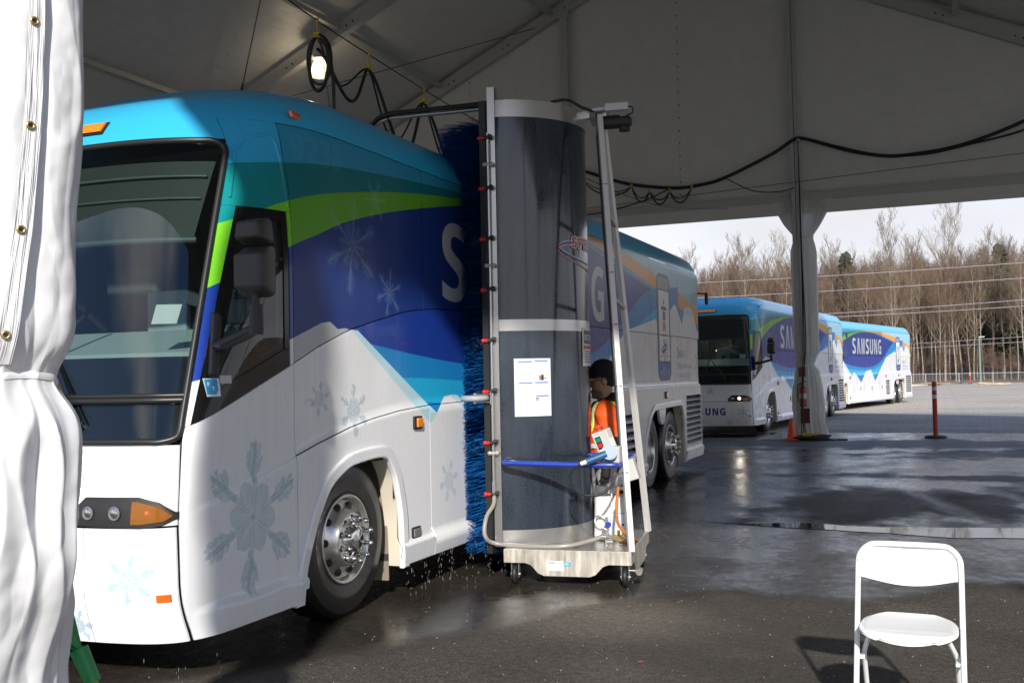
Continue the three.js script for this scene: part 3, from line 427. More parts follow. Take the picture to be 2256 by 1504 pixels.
const B = {
  a: paint(wrapA), b: paint(wrapB), nose: phys(lin(0.95), 0.28, { map: wrapNose, clearcoat: 0.3, clearcoatRoughness: 0.06, specularIntensity: 0.5 }), ga: phys(lin(0.95), 0.3, { map: wrapA, clearcoat: 0.12, clearcoatRoughness: 0.1, specularIntensity: 0.35 }), gb: phys(lin(0.95), 0.3, { map: wrapB, clearcoat: 0.12, clearcoatRoughness: 0.1, specularIntensity: 0.35 }),
  white: phys(lin(0.8, 0.8, 0.81), 0.3, { clearcoat: 1, clearcoatRoughness: 0.05 }), cream: std(lin(0.62, 0.56, 0.45), 0.6), black: std(lin(0.012), 0.55), gloss: phys(lin(0.01), 0.12, { ior: 1.4 }), rubber: std(lin(0.018), 0.38), tyre: phys(lin(0.01), 0.4, { clearcoat: 0.4, clearcoatRoughness: 0.2 }),
  glass: phys(lin(0.62, 0.72, 0.70), 0.0, { transmission: 1, ior: 1.65 }), sideGlass: phys(lin(0.28, 0.33, 0.33), 0.0, { transmission: 1, ior: 1.52 }), clear: phys(lin(0.95), 0.02, { transmission: 1, ior: 1.3 }),
  chrome: std(lin(0.72, 0.72, 0.72), 0.09, 1), alloy: std(lin(0.68, 0.66, 0.63), 0.27, 0.85), amber: phys(lin(0.85, 0.26, 0.02), 0.12, { clearcoat: 1, emissive: lin(0.9, 0.25, 0.01), emissiveIntensity: 0.04 }), amberLens: phys(lin(1, 0.36, 0.02), 0.12, { transmission: 0.75, ior: 1.5 }), amberDeep: phys(lin(0.75, 0.13, 0.01), 0.15, { clearcoat: 1 }), grey: std(lin(0.16), 0.5), plastic: std(lin(0.018, 0.017, 0.016), 0.5), housing: std(lin(0.042, 0.038, 0.036), 0.55),
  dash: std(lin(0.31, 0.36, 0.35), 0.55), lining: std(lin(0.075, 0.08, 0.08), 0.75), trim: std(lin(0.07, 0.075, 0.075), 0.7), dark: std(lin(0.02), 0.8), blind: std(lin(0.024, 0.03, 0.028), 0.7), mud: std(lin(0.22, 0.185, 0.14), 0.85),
  under: std(lin(0.03), 0.9), roof: phys(new THREE.Color(INK.roof).multiplyScalar(0.95), 0.28, { clearcoat: 0.3, clearcoatRoughness: 0.06, specularIntensity: 0.5 }),
};
const archF = [[5.33, 0.24], [5.37, 0.45], [5.49, 0.71], [5.65, 0.92], [5.9, 1.035], [6.23, 1.065], [6.40, 1.045], [6.52, 0.9], [6.60, 0.62], [6.62, 0.24]];
const archR = [[13.34, 0.24], [13.36, 0.5], [13.46, 0.75], [13.66, 0.98], [13.85, 1.08], [14.05, 1.1], [15.40, 1.115], [15.56, 1.06], [15.66, 0.84], [15.70, 0.24]];
const grilles = [[12.3, 13.0, 0.44, 1.08, 6], [15.86, 17.0, 0.46, 1.24, 9]];
const inArch = (s, y) => inPoly(s, y, archF) || inPoly(s, y, archR);
const inGrille = (s, y) => grilles.some(([a, b, c, d]) => s > a && s < b && y > c && y < d);

function wheel(t, s, x, convex, sg) {
  const g = new THREE.Group(); g.name = 'wheel'; g.position.set(sg * x, 0.525, AX - s); g.rotation.z = sg > 0 ? -Math.PI / 2 : Math.PI / 2; t.add(g); // y now points out of the bus
  const tread = []; for (const r of [-0.09, -0.03, 0.03, 0.09]) tread.push([0.527, -0.145 + r - 0.006 + 0.0], [0.515, -0.145 + r], [0.527, -0.145 + r + 0.006]);
  obj('tyre', lathe([[0.29, -0.29], [0.40, -0.30], [0.485, -0.285], [0.52, -0.255], [0.527, -0.24], ...tread, [0.527, -0.05], [0.52, -0.035], [0.49, -0.008], [0.483, -0.004], [0.478, -0.008], [0.44, 0.004], [0.40, 0.003], [0.392, 0.007], [0.384, 0.003], [0.335, -0.004], [0.315, -0.012], [0.29, -0.02]], 72), B.tyre, g);
  const prof = convex ? [[0.300, -0.03], [0.302, -0.008], [0.290, -0.002], [0.276, -0.012], [0.262, -0.045], [0.252, -0.055], [0.200, -0.022], [0.178, 0.03], [0.165, 0.036], [0.105, 0.036]] : [[0.300, -0.03], [0.302, -0.008], [0.290, -0.002], [0.276, -0.012], [0.268, -0.06], [0.258, -0.16], [0.235, -0.185], [0.17, -0.19], [0.1, -0.19]];
  obj('rim', lathe(prof, 72), B.alloy, g);
  const holes = [], lug = [], hr = convex ? 0.226 : 0.214, hy = convex ? -0.034 : -0.182;
  for (let k = 0; k < 10; k++) { const a = (k + 0.5) / 10 * Math.PI * 2; holes.push(move(new THREE.SphereGeometry(0.027, 14, 10), [hr * Math.cos(a), hy - 0.004, hr * Math.sin(a)])); const b = k / 10 * Math.PI * 2, c = [0.142 * Math.cos(b), 0, 0.142 * Math.sin(b)], y0 = convex ? 0.03 : -0.19; lug.push(cyl(0.026, 0.022, 0.02, [c[0], y0 + 0.01, c[2]], null, 14), cyl(0.018, 0.017, 0.05, [c[0], y0 + 0.04, c[2]], null, 14), sph(0.0185, [c[0], y0 + 0.066, c[2]], 14)); }
  obj('hand_hole', holes, B.dark, g).userData.kind = 'stuff'; obj('lug_cap', lug, B.chrome, g).userData.kind = 'stuff';
  obj('hub', convex ? [lathe([[0.118, 0.03], [0.116, 0.045], [0.1, 0.06], [0.085, 0.075], [0.06, 0.088], [0, 0.092]], 40)] : [lathe([[0.118, -0.19], [0.112, -0.06], [0.1, -0.035], [0.06, -0.02], [0, -0.018]], 40)], B.chrome, g);
  return g;
}
function makeBus(label) {
  const t = thing('tour_coach', label, 'bus', [0, 0, 0], 0, null);
  // ---- right flank, panel by panel
  const R = (name, geos, m) => obj(name, geos, m, t);
  const winL = (y) => sJ(y) + lerp(0.03, 0.075, clamp((y - 1.3) / 1.33));
  R('pillar', panel(sJ, winL, beltAt, 2.63, 6, 40, { gap: 0.0 }), B.a);
  const doorDrop = (s, y) => inPoly(s, y, archF);
  const door = R('entry_door', panel((y) => sJ(y) + 0.007, 5.3, 0.245, (s) => beltAt(s) - 0.0, 30, 64, { drop: doorDrop }), B.a);
  R('door_header', panel((y) => Math.min(sJ(y), 5.25), 5.3, 2.63, 3.2, 16, 16, { gap: 0.002 }), B.a);
  R('door_jamb', panel(5.265, 5.3, beltAt, 2.63, 2, 14, { gap: 0.001 }), B.a);
  { // door glazing in a black frame
    const w1 = (y) => winL(y) + 0.005, fr = { off: -0.004, gap: 0, rim: 0.02 };
    const fw = obj('door_window', [panel(w1, 5.263, beltAt, (s) => beltAt(s) + 0.115, 14, 3, fr), panel(w1, 5.263, 2.565, 2.63, 12, 2, fr), panel(w1, (y) => winL(y) + 0.075, (s) => beltAt(s) + 0.1, 2.57, 3, 16, fr), panel(5.215, 5.263, (s) => beltAt(s) + 0.1, 2.57, 2, 16, fr), panel(4.93, 4.955, (s) => beltAt(s) + 0.1, 2.57, 2, 12, { ...fr, off: -0.012 })], B.gloss, t);
    obj('pane', panel((y) => winL(y) + 0.07, 5.22, (s) => beltAt(s) + 0.105, 2.575, 12, 14, { off: -0.01, gap: 0, rim: 0 }), B.sideGlass, fw);
    obj('slide_rail', [panel(4.955, 5.215, (s) => beltAt(s) + 0.14, (s) => beltAt(s) + 0.16, 4, 1, { ...fr, off: -0.02 }), panel(5.175, 5.19, (s) => beltAt(s) + 0.15, 2.56, 1, 8, { ...fr, off: -0.02 })], B.grey, fw);
  }
  // beads pressed into the corner above the door
  { const g = tube([[4.93, 2.68], [4.97, 2.84], [5.03, 2.98], [5.10, 3.06], [5.18, 3.10], [5.255, 3.09], [5.275, 3.02], [5.28, 2.9], [5.28, 2.66]].map(([s, y]) => side(Math.max(s, sJ(y) + 0.04), y, -0.004)), 0.012, 70, 8), p = g.attributes.position, uv = g.attributes.uv; for (let i = 0; i < p.count; i++) uv.setXY(i, (AX - p.getZ(i) - T0) / TL, (p.getY(i) - TY) / TH); R('corner_bead', g, B.a); }
  R('flank_panel', panel(5.3, 10.5, seamAt, beltAt, 60, 10), B.a); R('flank_panel', panel(10.5, 17.05, seamAt, beltAt, 30, 8), B.b);
  const dropAll = (s, y) => inArch(s, y) || inGrille(s, y);
  R('front_wing', panel(5.3, 7.08, 0.245, seamAt, 60, 44, { drop: dropAll }), B.a);
  for (const [a, b] of [[7.08, 8.8], [8.8, 10.5]]) R('baggage_door', panel(a, b, 0.245, seamAt, 10, 16), B.a);
  R('baggage_door', panel(10.5, 12.2, 0.245, seamAt, 10, 16), B.b);
  R('rear_wing', panel(12.2, 15.73, 0.245, seamAt, 88, 40, { drop: dropAll }), B.b);
  const ed = R('engine_door', panel(15.73, 17.05, 0.245, seamAt, 33, 36, { drop: dropAll }), B.b);
  for (const [a, b, nS, m] of [[5.3, 7.03, 20, B.ga], [7.03, 8.76, 8, B.ga], [8.76, 10.5, 8, B.ga], [10.5, 12.2, 8, B.gb], [12.2, 13.85, 8, B.gb], [13.85, 15.54, 8, B.gb], [15.54, 16.93, 8, B.gb]]) R('window', panel(a, b, beltAt, 3.2, nS, 14, { gap: 0.005 }), m);
  R('rear_post', panel(16.93, SREAR - 0.005, beltAt, 3.2, 6, 10, { gap: 0.002 }), B.b);
  R('rear_corner', panel(17.05, SREAR - 0.005, 0.245, beltAt, 5, 20, { gap: 0.002 }), B.b);
  // ---- louvres in the two grilles
  for (const [a, b, c, d, n] of grilles) { const gr = R('louvre_grille', [box(0.02, d - c + 0.02, b - a + 0.02, [1.225, (c + d) / 2, AX - (a + b) / 2])], B.dark); for (let k = 0; k < n; k++) obj('slat', box(0.07, (d - c) / n * 0.42, b - a - 0.004, [1.272, c + (k + 0.25) * (d - c) / n, AX - (a + b) / 2], [0, 0, -0.35]), B.white, gr); obj('grille_frame', [beam(V(1.296, c - 0.01, AX - a), V(1.296, c - 0.01, AX - b), 0.02, 0.02), beam(V(1.296, d + 0.01, AX - a), V(1.296, d + 0.01, AX - b), 0.02, 0.02), box(0.02, d - c + 0.04, 0.02, [1.296, (c + d) / 2, AX - a + 0.01]), box(0.02, d - c + 0.04, 0.02, [1.296, (c + d) / 2, AX - b - 0.01])], B.white, gr); }
  // ---- wheel arch lips
  const lip = (pts, name) => {
    const c = pts.reduce((a, p) => [a[0] + p[0] / pts.length, a[1] + p[1] / pts.length], [0, 0]), dense = curve(pts.map(([s, y]) => V(s, y, 0)), false, 0.35).getPoints(70).map((p) => [p.x, p.y]);
    const grow = (d) => dense.map(([s, y], i) => { const a = dense[Math.max(0, i - 1)], b = dense[Math.min(dense.length - 1, i + 1)]; let nx = -(b[1] - a[1]), ny = b[0] - a[0]; const l = Math.hypot(nx, ny); nx /= l; ny /= l; if (i === 0 || i === dense.length - 1) ny = 0; return [s + nx * d, y + ny * d]; });
    const o = grow(0.055), n = grow(-0.004), g = ex([...o, ...n.reverse()].map(([s, y]) => [s, y]), 0.024, 0.012); g.rotateY(-Math.PI / 2); g.scale(-1, 1, 1); // x/y outline -> z/y
    const p = g.attributes.position; for (let i = 0; i < p.count; i++) { const s = p.getZ(i), dep = p.getX(i); p.setXYZ(i, 1.299 + dep, p.getY(i), AX - s); } g.computeVertexNormals();
    const w = R(name, g, B.white), inn = grow(-0.006); obj('arch_return', grid(inn.length - 1, 1, (u, v) => { const q = inn[Math.round(u * (inn.length - 1))]; return V(1.311 - 0.14 * v, q[1], AX - q[0]); }), B.cream, w);
  };
  lip(archF, 'wheel_arch'); lip(archR, 'wheel_arch');
  { const sp = ex([[14.28, 1.13], [14.72, 1.13], [14.62, 0.92], [14.55, 0.87], [14.44, 0.87], [14.37, 0.92]], 0.03, 0.006); const p = sp.attributes.position; for (let i = 0; i < p.count; i++) p.setXYZ(i, 1.24 + p.getZ(i), p.getY(i), AX - p.getX(i)); sp.computeVertexNormals(); R('arch_divider', sp, B.white); }
  // ---- inner shell: seals the joints, forms the wheel wells, carries the floor
  R('inner_shell', [panel(5.3, 17.05, 0.3, 3.2, 200, 40, { off: -0.03, gap: 0, rim: 0, drop: dropAll }), panel((y) => sJ(y) + 0.02, 5.3, 0.3, (s) => beltAt(s) - 0.01, 16, 20, { off: -0.03, gap: 0, rim: 0, drop: doorDrop }), box(2.3, 0.04, 1.5, [0, 1.13, AX - 6.0]), box(0.04, 0.9, 1.6, [0.72, 0.7, AX - 6.0]), box(0.04, 1.0, 2.9, [0.5, 0.7, AX - 14.5]), box(2.3, 0.04, 3.2, [0, 1.19, AX - 14.5]), box(2.2, 0.05, 0.7, [0, 0.36, AX - 4.95]), box(2.4, 0.05, 6.8, [0, 0.3, AX - 10.0]), box(2.4, 0.05, 1.3, [0, 0.34, AX - 16.4])], B.under);
  for (const [s, y0] of [[6.63, 0.13], [15.73, 0.16]]) for (const sg of [-1, 1]) { R('mud_flap', rbox(0.40, 0.95, 0.016, 0.006, [sg * 1.0, y0 + 0.475, AX - s + 0.02]), B.mud); }
  for (const sg of [-1, 1]) { wheel(t, 6.02, 1.22, true, sg); wheel(t, 13.93, 1.22, false, sg); wheel(t, 15.17, 1.22, true, sg); }
  for (const s of [6.02, 13.93, 15.17]) R('axle', seg(V(-1.0, 0.525, AX - s), V(1.0, 0.525, AX - s), 0.08, 0.08, 10), B.under);
  // ---- nose
  const hl = (x) => table([[0, 0.865], [1.3, 0.865]])(x), ht = table([[0, 0.985], [1.3, 0.985]]);
  const xj = (y) => XJ(y), nx = (y) => -XJ(y);
  R('bumper_corner', nosePanel(0.80, (y) => xj(y) - 0.004, 0.245, 0.855, 26, 28), B.nose); R('bumper_corner', nosePanel(nx, -0.80, 0.245, 0.855, 16, 16), B.nose); R('bumper_centre', nosePanel(-0.80, 0.80, 0.245, 0.855, 30, 24), B.nose);
  R('front_mask', nosePanel(nx, xj, 0.86, 1.275, 60, 20), B.nose);
  R('front_cap', nosePanel((y) => -XJ(y) + 0.0, xj, 3.055, 3.545, 60, 28, { gap: 0.0, rim: 0 }), B.nose);
  { // windscreen with its rubber seal
    const e = 0.012, ws = R('windscreen', nosePanel((y) => -XJ(y) + e, (y) => XJ(y) - e, 1.285, 3.045, 64, 60, { gap: 0, rim: 0 }), B.glass);
    const loop = []; for (let i = 0; i <= 40; i++) loop.push(nose(lerp(-XJ(1.29), XJ(1.29), i / 40) * 0.985, 1.29 + (Math.abs(i - 20) > 19 ? 0.02 : 0), 0.004)); for (let i = 1; i < 30; i++) { const y = lerp(1.29, 3.04, i / 30); loop.push(nose(XJ(y) - 0.004, y, 0.004)); } for (let i = 0; i <= 40; i++) loop.push(nose(lerp(XJ(3.04), -XJ(3.04), i / 40) * 0.985, 3.04 - (Math.abs(i - 20) > 19 ? 0.02 : 0), 0.004)); for (let i = 1; i < 30; i++) { const y = lerp(3.04, 1.29, i / 30); loop.push(nose(-XJ(y) + 0.004, y, 0.004)); }
    obj('seal', tube(curve(loop, true), 0.019, 420, 8, true), B.rubber, ws);
    obj('divider_bar', [tube(Array.from({ length: 21 }, (_, i) => nose(lerp(-1.2, 1.2, i / 20), 1.505, 0.006)), 0.018, 60, 8), tube(Array.from({ length: 21 }, (_, i) => nose(lerp(-1.2, 1.2, i / 20), 1.53, 0.006)), 0.014, 60, 8)], B.rubber, ws);
    obj('black_band', nosePanel((y) => -XJ(y) + 0.02, (y) => XJ(y) - 0.02, 1.28, 1.75, 40, 10, { off: -0.02, gap: 0, rim: 0 }), B.gloss, ws);
  }
  R('wiper', [-0.28, 0.62].flatMap((x) => [seg(nose(x, 1.40, 0.06), nose(x - 0.42, 1.93, 0.035), 0.013, 0.009, 8), seg(nose(x + 0.04, 1.40, 0.06), nose(x - 0.36, 1.86, 0.04), 0.008, 0.007, 6), cyl(0.035, 0.03, 0.06, nose(x, 1.39, 0.03).toArray(), [Math.PI / 2, 0, 0], 14), beam(nose(x - 0.52, 1.58, 0.02), nose(x - 0.36, 2.3, 0.02), 0.012, 0.025)]), B.plastic);
  // headlamp clusters
  for (const sg of [1, -1]) {
    const A = sg > 0 ? 0.70 : -XJ(0.92), Z = sg > 0 ? (y) => XJ(0.92) : -0.70, yT = (x) => table([[0.70, 0.90], [0.80, 1.0], [1.10, 1.0], [1.20, 0.97], [1.262, 0.915]])(Math.abs(x)), yB = (x) => table([[0.70, 0.875], [1.12, 0.862], [1.22, 0.875], [1.262, 0.905]])(Math.abs(x));
    const h = R('headlamp', nosePanel(A, Z, (x) => yB(x) - 0.010, (x) => yT(x) + 0.012, 40, 6, { off: 0.004, gap: 0, rim: 0.03 }), B.black);
    for (const [x, r] of [[0.83, 0.031], [0.985, 0.033]]) { const c = nose(sg * x, 0.93, 0.012); obj('reflector', [move(new THREE.SphereGeometry(r, 24, 10, 0, Math.PI * 2, 0, 1.25), [0, 0, 0], [Math.PI / 2, 0, 0]).scale(1, 1, 0.45).translate(c.x, c.y, c.z - 0.006)], B.chrome, h); obj('bezel', new THREE.TorusGeometry(r * 0.97, 0.006, 8, 28).translate(c.x, c.y, c.z), B.grey, h); }
    const q = 0.012, al = sg > 0 ? 1.075 : -1.245, ar = sg > 0 ? 1.245 : -1.075; obj('signal_reflector', nosePanel(al, ar, (x) => yB(x) + q, (x) => yT(x) - q, 24, 8, { off: -0.012, gap: 0, rim: 0 }), B.chrome, h); { const c = nose(sg * 1.15, 0.93, 0.0); obj('bulb', sph(0.016, c.toArray(), 12), B.amberDeep, h); }
    obj('turn_signal', nosePanel(al, ar, (x) => yB(x) + q, (x) => yT(x) - q, 20, 6, { off: 0.012, gap: 0, rim: 0.02 }), B.amberLens, h);
    obj('lens', nosePanel(sg > 0 ? 0.74 : -1.235, sg > 0 ? 1.235 : -0.74, (x) => yB(x) + 0.006, (x) => yT(x) - 0.006, 30, 6, { off: 0.026, gap: 0, rim: 0.01 }), B.clear, h);
    R('bumper_reflector', nosePanel(sg > 0 ? 1.185 : -1.245, sg > 0 ? 1.245 : -1.185, 0.47, 0.515, 8, 2, { off: 0.006 }), B.amberDeep);
  }
  { const m = R('marker_lamp', nosePanel(-0.27, 0.25, 3.125, 3.215, 20, 4, { off: 0.01, rim: 0.03 }), B.black); obj('lens', nosePanel(-0.255, 0.235, 3.135, 3.205, 20, 4, { off: 0.02, rim: 0.02 }), B.amber, m); }
  for (const [s, y, m] of [[5.46, 3.275, B.amberDeep]]) { const c = side(s, y, 0.01); R('marker_lamp', rbox(0.03, 0.05, 0.11, 0.01, c.toArray(), [0, 0.12, 0.35]), m); }
  for (const [s, y] of [[6.87, 1.265], [12.3, 1.27], [14.55, 1.28]]) { const m = R('side_lamp', rbox(0.025, 0.1, 0.13, 0.01, [1.318, y, AX - s]), B.black); obj('lens', rbox(0.03, 0.07, 0.09, 0.01, [1.327, y, AX - s - 0.012]), B.amber, m); }
  { const m = R('corner_lamp', rbox(0.02, 0.085, 0.13, 0.008, [1.318, 0.455, AX - 6.82]), B.rubber); obj('lens', rbox(0.02, 0.06, 0.105, 0.006, [1.325, 0.455, AX - 6.82]), phys(lin(0.2, 0.2, 0.19), 0.1, { clearcoat: 1 }), m); }
  for (const [s, y] of [[8.3, 0.8], [10.0, 0.8], [11.6, 0.8]]) { R('baggage_handle', rbox(0.02, 0.13, 0.04, 0.008, [1.318, y, AX - s]), B.black); }
  R('door_handle', tube([[5.40, 1.36], [5.40, 1.43], [5.44, 1.475], [5.49, 1.475], [5.53, 1.43], [5.53, 1.37]].map(([s, y]) => V(1.301, y, AX - s)), 0.006, 30, 6), B.white);
  // ---- roof
  {
    const Yt = 3.545, K = 60, st = (a) => sOfX(a * XJ(Yt), Yt), wt = (s) => wOfS(s, Yt), rows = [];
    R('roof_edge', [panel((y) => Math.min(sJ(y), 6.9), 10.5, 3.2, Yt, 40, 12, { gap: 0, rim: 0 })], B.roof); R('roof_edge', panel(10.5, SREAR - 0.005, 3.2, Yt, 20, 12, { gap: 0, rim: 0 }), B.roof);
    const sj = sJ(Yt);
    R('roof', [grid(16, K, (u, v) => { const a = u * 2 - 1, s = lerp(sj, SREAR - 0.01, v * v * 0.3 + v * 0.7), x = a * wt(s), f = smooth(0, 0.1, v), sf = lerp(st(a), s, smooth(0, 0.03, v)); return V(v === 0 ? a * XJ(Yt) : x, Yt + 0.045 * (1 - a * a) * f, AX - (v === 0 ? st(a) : sf)); }, null, (p) => [(AX - p.z - T0) / TL, 0.995])], B.roof);
    R('roof_hatch', [rbox(0.75, 0.06, 0.75, 0.03, [0, 3.61, AX - 8]), rbox(0.75, 0.06, 0.75, 0.03, [0, 3.61, AX - 14])], B.white);
  }
  // ---- left flank and rear
  const Lp = { sg: -1 };
  R('left_flank', [panel(4.9, 17.05, 0.245, seamAt, 150, 20, { ...Lp, drop: inArch }), panel((y) => sJ(y), 4.9, 0.245, (s) => Math.min(seamAt(s), 1.3), 10, 14, Lp), panel(4.9, 17.05, seamAt, beltAt, 60, 6, Lp), panel((y) => sJ(y), 4.9, (s) => Math.min(seamAt(s), 1.3), beltAt, 8, 6, Lp)], B.white);
  R('left_window', [panel(5.0, SREAR - 0.01, beltAt, 3.2, 40, 12, Lp), panel((y) => Math.min(sJ(y), 4.95), 5.0, beltAt, 3.2, 6, 12, Lp)], B.gloss);
  R('left_roof_edge', panel((y) => Math.min(sJ(y), 6.9), SREAR - 0.005, 3.2, 3.545, 50, 10, { ...Lp, gap: 0, rim: 0, t0: T0 }), phys(new THREE.Color(INK.roof), 0.3, { clearcoat: 1 }));
  R('rear_panel', [box(2.2, 2.9, 0.02, [0, 1.72, AX - SREAR]), box(1.9, 0.3, 0.02, [0, 3.3, AX - SREAR + 0.01])], B.white);
  { const rw = R('rear_mirror_bracket', [seg(V(1.2, 2.92, AX - 17.0), V(1.42, 2.9, AX - 17.02), 0.012), rbox(0.05, 0.2, 0.1, 0.02, [1.43, 2.82, AX - 17.02])], B.plastic); }
  // ---- interior seen through the glass
  R('floor', box(2.4, 0.04, 4.2, [0, 1.17, AX - 6.9]), B.trim);
  R('dashboard', [(() => { const g = ex([[4.42, 1.2], [4.42, 1.66], [4.50, 1.765], [4.80, 1.86], [5.0, 1.92], [5.06, 1.90], [5.08, 1.2]], 2.3, 0.01); const p = g.attributes.position; for (let i = 0; i < p.count; i++) p.setXYZ(i, p.getZ(i) - 1.15, p.getY(i), AX - p.getX(i) - 0.02 - 0.14 * Math.pow(Math.abs(p.getZ(i) - 1.15) / 1.15, 4)); g.computeVertexNormals(); return g; })()], B.dash);
  R('guard_rail', ex([[0, 0], [0.5, 0], [0.56, 0.12], [0.5, 0.36], [0.3, 0.42], [0, 0.42]], 0.03, 0.012, [[[0.3, 0.12], [0.47, 0.14], [0.44, 0.31], [0.3, 0.35]]]).translate(0.08, 1.78, AX - 5.45), B.dash);
  R('steering_wheel', [move(new THREE.TorusGeometry(0.23, 0.016, 10, 40), [-0.55, 2.03, AX - 5.22], [-0.95, 0, 0]), seg(V(-0.55, 2.03, AX - 5.22), V(-0.55, 1.8, AX - 5.0), 0.03)], B.plastic);
  R('driver_seat', [rbox(0.5, 0.12, 0.5, 0.05, [-0.55, 1.72, AX - 5.75]), rbox(0.48, 0.72, 0.12, 0.05, [-0.55, 2.1, AX - 6.0], [0.12, 0, 0])], B.trim);
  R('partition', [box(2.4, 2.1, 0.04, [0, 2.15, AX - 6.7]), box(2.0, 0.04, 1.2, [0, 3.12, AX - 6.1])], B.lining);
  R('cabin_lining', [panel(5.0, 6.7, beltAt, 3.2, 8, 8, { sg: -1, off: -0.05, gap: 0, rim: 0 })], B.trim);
  R('blind', [nosePanel(-1.0, 1.0, 2.47, 2.97, 30, 10, { off: -0.1, gap: 0, rim: 0 })], B.blind);
  R('blind_bar', [tube(Array.from({ length: 13 }, (_, i) => nose(lerp(-1.02, 1.02, i / 12), 2.465, -0.1)), 0.018, 30, 8), tube(Array.from({ length: 13 }, (_, i) => nose(lerp(-0.98, 0.98, i / 12), 2.72, -0.088)), 0.008, 30, 6), tube(Array.from({ length: 13 }, (_, i) => nose(lerp(-0.98, 0.98, i / 12), 2.86, -0.085)), 0.01, 30, 6)], std(lin(0.075, 0.095, 0.09), 0.5));
  R('windscreen_permit', nosePanel(0.93, 1.065, 1.93, 2.04, 4, 3, { off: -0.012, gap: 0, rim: 0 }), std(lin(0.5, 0.52, 0.5), 0.7));
  // ---- door mirror on its arm
  {
    const m = R('door_mirror', [rbox(0.05, 0.36, 0.085, 0.012, side(sJ(1.80) + 0.07, 1.80, 0.02).toArray(), [-0.28, 0.5, 0.12]), seg(side(sJ(1.8) + 0.08, 1.80, 0.02), V(1.40, 1.80, AX - 4.52), 0.04, 0.035, 12), tube([side(sJ(1.8) + 0.08, 1.80, 0.05), V(1.42, 1.80, AX - 4.48), V(1.58, 1.83, AX - 4.40), V(1.72, 1.86, AX - 4.33), V(1.765, 1.875, AX - 4.30)], 0.032, 30, 12), cyl(0.036, 0.034, 0.15, [1.77, 1.91, AX - 4.29], null, 14), cyl(0.02, 0.02, 0.08, [1.77, 2.0, AX - 4.29], null, 10)], B.plastic);
    const mir = (yc, h, w0, w1) => { const g = rbox(0.19, h, 0.13, 0.03, [0, 0, 0], null, 4), p = g.attributes.position; for (let i = 0; i < p.count; i++) { const k = lerp(w0, w1, p.getY(i) / h + 0.5), z = p.getZ(i) > 0 ? 0.72 : 1; p.setXYZ(i, p.getX(i) * k * (p.getZ(i) > 0 ? 0.9 : 1) + 1.775, p.getY(i) * z + yc, p.getZ(i) + AX - 4.27); } g.computeVertexNormals(); return g; };
    obj('mirror_housing', [mir(2.15, 0.26, 1.02, 1.05), mir(2.355, 0.135, 0.98, 0.78)], B.housing, m);
    obj('mirror_glass', [box(0.15, 0.22, 0.004, [1.775, 2.15, AX - 4.27 - 0.067]), box(0.12, 0.1, 0.004, [1.775, 2.355, AX - 4.27 - 0.067])], B.chrome, m);
    R('window_sticker', panel(4.52, 4.61, 1.52, 1.62, 2, 2, { off: 0.001, gap: 0, rim: 0 }), std(lin(0.9), 0.4, 0, { map: canvasTex(64, 80, (x) => { x.fillStyle = '#e8eef2'; x.fillRect(0, 0, 64, 80); x.fillStyle = '#2f9fd8'; x.fillRect(4, 4, 50, 66); x.fillStyle = '#fff'; x.font = 'bold 24px sans-serif'; x.fillText('F', 10, 34); x.fillText('T', 26, 54); x.fillText('A', 44, 74); }) })).geometry.attributes.uv.array.set([0, 0, 0.5, 0, 1, 0, 0, 0.5, 0.5, 0.5, 1, 0.5, 0, 1, 0.5, 1, 1, 1]);
    R('window_sticker', panel(4.615, 4.70, 1.59, 1.635, 1, 1, { off: 0.001, gap: 0, rim: 0 }), std(lin(0.55), 0.5));
  }
  return t;
}
const bus1 = makeBus('nearest white and blue coach, half through the washing brush'); bus1.position.set(-4.93, 0, -AX); bus1.userData.group = 'coaches in the same blue and white wrap';
const placeBus = (label, wx, wz, deg) => { const a = THREE.MathUtils.degToRad(deg), r = V(Math.cos(a), 0, Math.sin(a)); return clone(bus1, label, [wx - 1.26 * r.x, 0, wz - 1.26 * r.z], -a); };
const bus2 = placeBus('second coach waiting behind the first, its headlight on, right behind the far curtain', -4.1, -27.6, 5.2);
const bus3 = placeBus('farthest coach, small, turning in the sunlit lot before the trees', -3.4, -42.0, 11.8);

// ---------------------------------------------------------------- brush wash machine
const steel = std(lin(0.56, 0.545, 0.52), 0.3, 0.9, { bumpMap: weave, bumpScale: 0.0006 }), steelDirty = std(lin(0.95, 0.91, 0.85), 0.5, 0.25, { map: dataTex(256, 256, (u, v) => { const k = 0.72 + 0.3 * fbm(u * 26, v * 3.5, 2, 4) + 0.12 * fbm(u * 8, v * 8, 4, 3); return [k, k * 0.985, k * 0.95]; }, true) }), steelBright = std(lin(0.56, 0.55, 0.53), 0.28, 0.85), legMetal = std(lin(0.72, 0.7, 0.67), 0.5, 0.35), redPlastic = std(lin(0.6, 0.02, 0.015), 0.35), bluePaint = phys(lin(0.02, 0.05, 0.36), 0.3, { clearcoat: 0.6 }), hoseClear = phys(lin(0.28, 0.26, 0.235), 0.3), blackRub = std(lin(0.016), 0.5), brassM = std(lin(0.5, 0.36, 0.12), 0.35, 0.9);
const MC = [-2.71, -7.93], MT = THREE.MathUtils.degToRad(8); // deck centre, turned with the deck
const wm = thing('washing_machine', 'tall wheeled brush machine with dark curved shield, washing the nearest coach', 'washing machine', [MC[0], 0, MC[1]], MT);
const toLocal = (x, y, z) => V(x - MC[0], y, z - MC[1]).applyAxisAngle(V(0, 1, 0), -MT);
